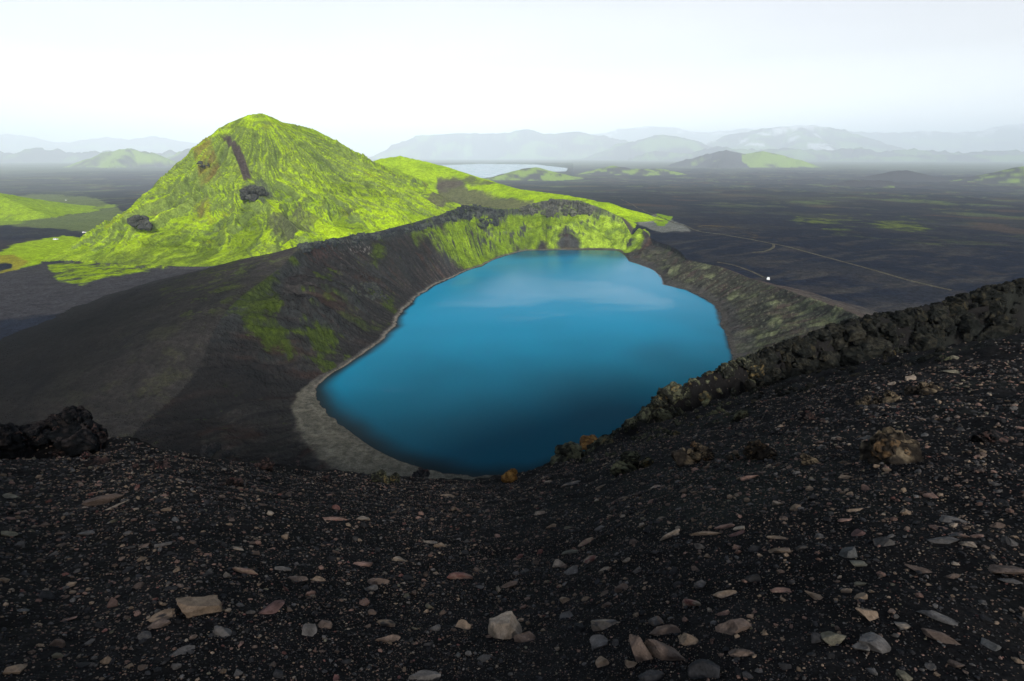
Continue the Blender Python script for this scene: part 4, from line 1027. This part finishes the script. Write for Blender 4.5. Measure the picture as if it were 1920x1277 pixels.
# knobs of rock on the green mountain
def farcrag(label, cx_, cy_, w_, h_, n, cols, thick):
    h = hit(cx_, cy_+h_*.3); r_ = math.hypot(h[0], h[1]); depth = h[1]*CP-(h[2]-H)*SP
    return crag('rock_outcrop', label, 'rock outcrop', [(cx_-w_*.45, cy_, cy_+h_*.5, r_), (cx_-w_*.2, cy_-h_*.4, cy_+h_*.5, r_), (cx_+w_*.2, cy_-h_*.25, cy_+h_*.45, r_), (cx_+w_*.45, cy_+h_*.1, cy_+h_*.3, r_)], n, h_/F*depth*.24, thick, cols, 'rock knobs on the green mountain')
RK = ((.035,.037,.036), (.065,.07,.055), (.08,.07,.05))
farcrag('round craggy rock knob on the lower left ridge of the green mountain', 262, 413, 40, 30, 40, RK, 5)
farcrag('small cliff outcrop in the middle of the green mountain\'s face', 478, 357, 52, 30, 50, RK, 6)
farcrag('little rock ledge left of the dark scar on the green mountain', 380, 306, 28, 12, 24, RK, 4)
ro = 0; RF = []
for V, Fk, c_ in RUB: RF.append(Fk+ro); ro += len(V)
o = mesh_np('rubble', np.concatenate([r[0] for r in RUB]), np.concatenate(RF), M_lava, np.clip(np.concatenate([r[2] for r in RUB]), .006, .5), smooth=False)
tag(o, 'broken lava rubble fallen on the ash below the crags', 'rubble', kind='stuff')
RIMD = {q[0]: math.hypot(CX+a[1]*math.cos(a[0]), CY+a[1]*math.sin(a[0])) for q, a in zip(rim_px, rimR)}
def rimcrag(label, pts, n, rad, cols, thick=2.5):   # pts: (px, top row, foot row, metres nearer than the crest)
    ks = sorted((q[0], RIMD[q[0]]) for q in rim_px if 400 < q[0] < 1216)
    pr = [(a, t, b, float(np.interp(a, [k[0] for k in ks], [k[1] for k in ks]))-dn_) for a, t, b, dn_ in pts]
    return crag('rock_outcrop', label, 'rock outcrop', pr, n, rad, thick, cols, 'cliff bands of the crater rim', low=True)
CB = ((.020,.024,.028), (.055,.062,.055), (.05,.07,.02)); CG = ((.050,.052,.048), (.10,.105,.08), (.09,.13,.03))
rimcrag('thin dark cliff band under the rim left of the red scree', [(560,458,470,1),(600,453,462,1),(640,446,454,1)], 60, 1.7, CB)
rimcrag('long thin dark cliff band along the rim above the left inner wall', [(655,440,450,1),(700,439,448,1),(740,429,440,1),(780,418,430,1),(820,407,419,1),(850,395,410,1)], 150, 1.9, CB)
rimcrag('dark rounded crag at the hump of the rim', [(850,394,412,1),(870,386,408,1),(890,385,410,1),(915,390,412,1),(945,394,404,1)], 90, 2.4, CB)
rimcrag('big grey crag crowning the far crater wall', [(975,391,402,1),(1000,383,400,1),(1025,376,400,1),(1060,374,402,1),(1090,379,402,1),(1112,387,398,1)], 130, 3.0, CG)
rimcrag('dark buttress halfway down the wall below the rim hump', [(900,412,424,14),(915,408,426,14),(930,410,420,14)], 26, 2.4, CB)
rimcrag('dark craggy buttress on the left inner wall above the green streaks', [(655,540,590,34),(680,525,600,36),(700,530,580,38),(720,560,585,42)], 60, 2.6, ((.020,.022,.022), (.040,.045,.034), (.045,.055,.015)), 5)
# ------------------------------------------------------------------ tracks on the plain
def track(label, pts, wd):
    P_ = [hit(a, b, False) for a, b in pts]; P_ = [np.array(p[:2]) for p in P_ if p]
    q = []
    for i in range(len(P_)-1):
        n = max(2, int(np.linalg.norm(P_[i+1]-P_[i])/4))
        for k in range(n):
            t = k/n; p0 = P_[max(i-1, 0)]; p1 = P_[i]; p2 = P_[i+1]; p3 = P_[min(i+2, len(P_)-1)]
            q.append(.5*((2*p1)+(-p0+p2)*t+(2*p0-5*p1+4*p2-p3)*t*t+(-p0+3*p1-3*p2+p3)*t**3))
    q = np.array(q); tg = np.gradient(q, axis=0); tg /= np.linalg.norm(tg, axis=1)[:, None]; nn = np.stack([-tg[:, 1], tg[:, 0]], 1)
    wv_ = wd*(1+.25*fbm(np.arange(len(q))*.2, np.zeros(len(q)), 2, 400))
    cols_ = 5; V = []
    for j in range(cols_):
        xy = q+nn*(wv_*(j/(cols_-1)-.5))[:, None]; z = terrain(xy[:, 0], xy[:, 1], True)+(.35 if 0 < j < cols_-1 else .05); V.append(np.column_stack([xy, z]))
    V = np.stack(V, 1).reshape(-1, 3); n = len(q); idt = np.arange(n*cols_).reshape(n, cols_)
    Ft = np.stack([idt[:-1, :-1], idt[1:, :-1], idt[1:, 1:], idt[:-1, 1:]], -1).reshape(-1, 4)
    cc = np.tile(np.array([.070, .064, .046]), (len(V), 1))*(1+.3*fbm(V[:, 0]*.1, V[:, 1]*.1, 3, 401))[:, None]
    o = mesh_np('track', V, Ft, M_land, cc); o.data.flip_normals() if o.data.polygons[0].normal.z < 0 else None
    tag(o, label, 'track', kind='structure')
track('pale dirt track crossing the black plain right of the crater', [(1165,374),(1205,394),(1250,411),(1300,430),(1360,441),(1450,458),(1500,469),(1600,497),(1700,525),(1795,547)], 2.6)
track('short looping branch of the dirt track', [(1450,458),(1449,465),(1432,472),(1405,476)], 2.4)
track('faint wheel track ending at the white car', [(1345,492),(1372,497),(1405,508),(1425,517),(1438,523)], 1.8)
# ------------------------------------------------------------------ white cars
def simple(name, col, rough=.4, metal=0):
    m, nt, b, out = newmat(name); n = nt.nodes.new('ShaderNodeTexNoise'); n.inputs['Scale'].default_value = 9
    mx = nt.nodes.new('ShaderNodeMix'); mx.data_type = 'RGBA'; mx.inputs[6].default_value = (*[c*.9 for c in col], 1); mx.inputs[7].default_value = (*col, 1)
    nt.links.new(n.outputs['Fac'], mx.inputs[0]); nt.links.new(mx.outputs[2], b.inputs['Base Color']); b.inputs['Roughness'].default_value = rough; b.inputs['Metallic'].default_value = metal; return m
M_white = simple('white_paint', (.8,.8,.8), .3); M_glass = simple('dark_glass', (.03,.035,.04), .08); M_tyre = simple('rubber', (.02,.02,.02), .8); M_rim = simple('steel', (.5,.5,.5), .35, .8); M_lamp = simple('lamp_glass', (.7,.7,.65), .1)
def loft(name, secs, mat, parent, bev=.04):
    bm = bmesh.new(); rings = [[bm.verts.new(p) for p in s] for s in secs]; k = len(rings[0])
    for a, b in zip(rings, rings[1:]):
        for i in range(k): bm.faces.new((a[i], a[(i+1) % k], b[(i+1) % k], b[i]))
    bm.faces.new(rings[0][::-1]); bm.faces.new(rings[-1]); bmesh.ops.recalc_face_normals(bm, faces=bm.faces)
    if bev: bmesh.ops.bevel(bm, geom=list(bm.edges), offset=bev, segments=2, affect='EDGES', clamp_overlap=True)
    me = bpy.data.meshes.new(name); bm.to_mesh(me); bm.free(); me.materials.append(mat); o = bpy.data.objects.new(name, me); C.objects.link(o); o.parent = parent; return o
def sec(x, w, z0, z1, tw=None): tw = tw or w; return [(x, -w, z0), (x, w, z0), (x, tw, z1), (x, -tw, z1)]
def cyl(name, x, y, z, r, h, mat, parent):
    bm = bmesh.new(); bmesh.ops.create_cone(bm, cap_ends=True, segments=20, radius1=r, radius2=r, depth=h); bmesh.ops.rotate(bm, verts=bm.verts, matrix=__import__('mathutils').Matrix.Rotation(math.pi/2, 3, 'X'))
    me = bpy.data.meshes.new(name); bm.to_mesh(me); bm.free(); me.materials.append(mat); o = bpy.data.objects.new(name, me); C.objects.link(o); o.location = (x, y, z); o.parent = parent; return o
def car():
    root = bpy.data.objects.new('parked_car', None); C.objects.link(root)
    loft('body', [sec(-2.15,.78,.40,.85,.74),sec(-2.0,.86,.30,1.0,.80),sec(-1.0,.90,.28,1.05,.84),sec(.9,.90,.28,1.03,.84),sec(1.9,.84,.30,.92,.76),sec(2.15,.74,.40,.72,.68)], M_white, root)
    loft('cabin', [sec(-1.95,.74,.98,1.05,.70),sec(-1.6,.76,.98,1.62,.64),sec(-.2,.78,.98,1.68,.66),sec(.45,.78,.98,1.60,.62),sec(1.15,.74,.98,1.04,.70)], M_white, root)
    loft('windscreen', [[(.55,-.60,1.52),(.55,.60,1.52),(.60,.60,1.54),(.60,-.60,1.54)],[(1.08,-.68,1.08),(1.08,.68,1.08),(1.13,.68,1.10),(1.13,-.68,1.10)]], M_glass, root, 0)
    for s in (-1, 1):
        loft('window', [[(-1.5,s*.735,1.08),(-1.5,s*.66,1.52),(-1.5,s*.70,1.52),(-1.5,s*.775,1.08)],[(.75,s*.755,1.08),(.42,s*.665,1.52),(.42,s*.705,1.52),(.75,s*.795,1.08)]], M_glass, root, 0)
        loft('headlight', [[(2.02,s*.50,.62),(2.02,s*.72,.62),(2.02,s*.70,.78),(2.02,s*.50,.78)],[(2.17,s*.50,.62),(2.12,s*.72,.62),(2.12,s*.70,.76),(2.17,s*.50,.76)]], M_lamp, root, 0)
        for x in (-1.35, 1.35):
            t = cyl('wheel', x, s*.82, .34, .34, .22, M_tyre, root); cyl('rim', 0, s*.115, 0, .2, .02, M_rim, t)
    return root
c0 = car()
def copy_tree(o, parent=None):
    c = o.copy(); C.objects.link(c); c.parent = parent
    for ch in o.children: copy_tree(ch, c)
    return c
spots = [(1440,525,1.15,'white car parked alone on reddish ash beyond the right crater rim'),
         (105,450,.2,'tiny white car on lime green moss left of the mountain, lower of two'),
         (159,437,1.2,'tiny white car on lime green moss left of the mountain, upper of two'),
         (124,376,.1,'tiny white car out on the black flats at far left')]
for i, (px, py, a, lb) in enumerate(spots):
    h = hit(px, py, True, 100); o = c0 if i == 0 else copy_tree(c0)
    z, n = frame_at(h[0], h[1], 1.0); o.location = (h[0], h[1], z+.05); o.rotation_euler = (0, 0, a)
    tag(o, lb, 'car', 'white cars parked on the plain')

# ------------------------------------------------------------------ air, sky, sun, camera
hz = bpy.data.materials.new('haze_air'); hz.use_nodes = True; nt = hz.node_tree; nt.nodes.clear()
out = nt.nodes.new('ShaderNodeOutputMaterial'); pv = nt.nodes.new('ShaderNodeVolumePrincipled')
pv.inputs['Color'].default_value = (.80, .905, 1, 1); pv.inputs['Density'].default_value = 7.5e-5; pv.inputs['Anisotropy'].default_value = -.25
nt.links.new(pv.outputs[0], out.inputs['Volume'])
def boxm(x0, x1, y0, y1, z0, z1):
    v = [(x, y, z) for z in (z0, z1) for y in (y0, y1) for x in (x0, x1)]
    f = [(0,2,3,1),(4,5,7,6),(0,1,5,4),(2,6,7,3),(0,4,6,2),(1,3,7,5)]; return v, f
zlo = float(Z.min())-1.5; zhi = max(float(Z.max()), H)+20
v_, f_ = boxm(-61000, 61000, -61000, 61000, zlo, zhi)
me = bpy.data.meshes.new('haze'); me.from_pydata(v_, [], f_); me.materials.append(hz); o = bpy.data.objects.new('haze', me); C.objects.link(o)
tag(o, 'pale bluish haze hanging over the plain and mountains', 'haze', kind='stuff')
print('haze z', zlo, zhi)
SUN_EL, SUN_AZ = math.radians(30), math.radians(163)   # azimuth clockwise from +Y
w = bpy.data.worlds.new("World"); bpy.context.scene.world = w; w.use_nodes = True; nt = w.node_tree; N = nt.nodes; L = nt.links; N.clear()
wo = N.new('ShaderNodeOutputWorld'); bg1 = N.new('ShaderNodeBackground'); bg2 = N.new('ShaderNodeBackground'); ad = N.new('ShaderNodeAddShader')
sky = N.new('ShaderNodeTexSky'); sky.sky_type = 'NISHITA'; sky.sun_disc = False; sky.sun_elevation = SUN_EL; sky.sun_rotation = SUN_AZ; sky.air_density = 1.0; sky.dust_density = 3.0
L.new(sky.outputs[0], bg1.inputs[0]); bg1.inputs[1].default_value = .05
tc = N.new('ShaderNodeTexCoord'); sx = N.new('ShaderNodeSeparateXYZ'); L.new(tc.outputs['Generated'], sx.inputs[0])
cr = N.new('ShaderNodeValToRGB'); L.new(sx.outputs['Z'], cr.inputs[0]); e = cr.color_ramp.elements
e[0].position = 0.0; e[0].color = (2.6, 2.6, 2.62, 1); e[1].position = 1.0; e[1].color = (.10, .12, .15, 1)
for p_, c_ in ((.06, (1.8, 1.79, 1.79, 1)), (.14, (1.16, 1.09, 1.05, 1)), (.245, (1.0, .91, .865, 1)), (.31, (.44, .45, .47, 1)), (.42, (.24, .26, .30, 1))):
    q_ = e.new(p_); q_.color = c_
cn = N.new('ShaderNodeTexNoise'); cn.inputs['Scale'].default_value = 2.2; cn.inputs['Detail'].default_value = 5
mp = N.new('ShaderNodeMapping'); mp.inputs['Scale'].default_value = (1, 1, 4); L.new(tc.outputs['Generated'], mp.inputs[0]); L.new(mp.outputs[0], cn.inputs['Vector'])
mr = N.new('ShaderNodeMapRange'); mr.inputs['From Min'].default_value = .35; mr.inputs['From Max'].default_value = .65; mr.inputs['To Min'].default_value = .94; mr.inputs['To Max'].default_value = 1.03
L.new(cn.outputs['Fac'], mr.inputs['Value'])
vm = N.new('ShaderNodeVectorMath'); vm.operation = 'SCALE'; L.new(cr.outputs[0], vm.inputs[0]); L.new(mr.outputs[0], vm.inputs['Scale'])
L.new(vm.outputs[0], bg2.inputs[0]); bg2.inputs[1].default_value = .45
L.new(bg1.outputs[0], ad.inputs[0]); L.new(bg2.outputs[0], ad.inputs[1]); L.new(ad.outputs[0], wo.inputs[0])
sl = bpy.data.lights.new('sun', 'SUN'); sl.energy = 3.6; sl.angle = math.radians(9); sl.color = (1, .97, .92)
so = bpy.data.objects.new('sun', sl); C.objects.link(so); so.rotation_euler = (math.pi/2-SUN_EL, 0, -(SUN_AZ-math.pi))
so.location = (0, -20, 200)
cd = bpy.data.cameras.new('camera'); cd.sensor_width = 36; cd.lens = 18; cd.clip_start = .1; cd.clip_end = 120000
co = bpy.data.objects.new('camera', cd); C.objects.link(co); co.location = (0, 0, H); co.rotation_euler = (math.pi/2-PITCH, 0, 0)
sc = bpy.context.scene; sc.camera = co
sc.view_settings.view_transform = 'Standard'; sc.view_settings.look = 'None'; sc.view_settings.exposure = .68; sc.view_settings.gamma = 1; sc.view_settings.use_curve_mapping = False
sc.render.engine = 'CYCLES'; sc.cycles.use_denoising = True
try: sc.cycles.denoiser = 'OPENIMAGEDENOISE'
except Exception: pass
sc.cycles.max_bounces = 6; sc.cycles.volume_bounces = 4; sc.cycles.diffuse_bounces = 3; sc.cycles.use_adaptive_sampling = True; sc.cycles.adaptive_threshold = .01
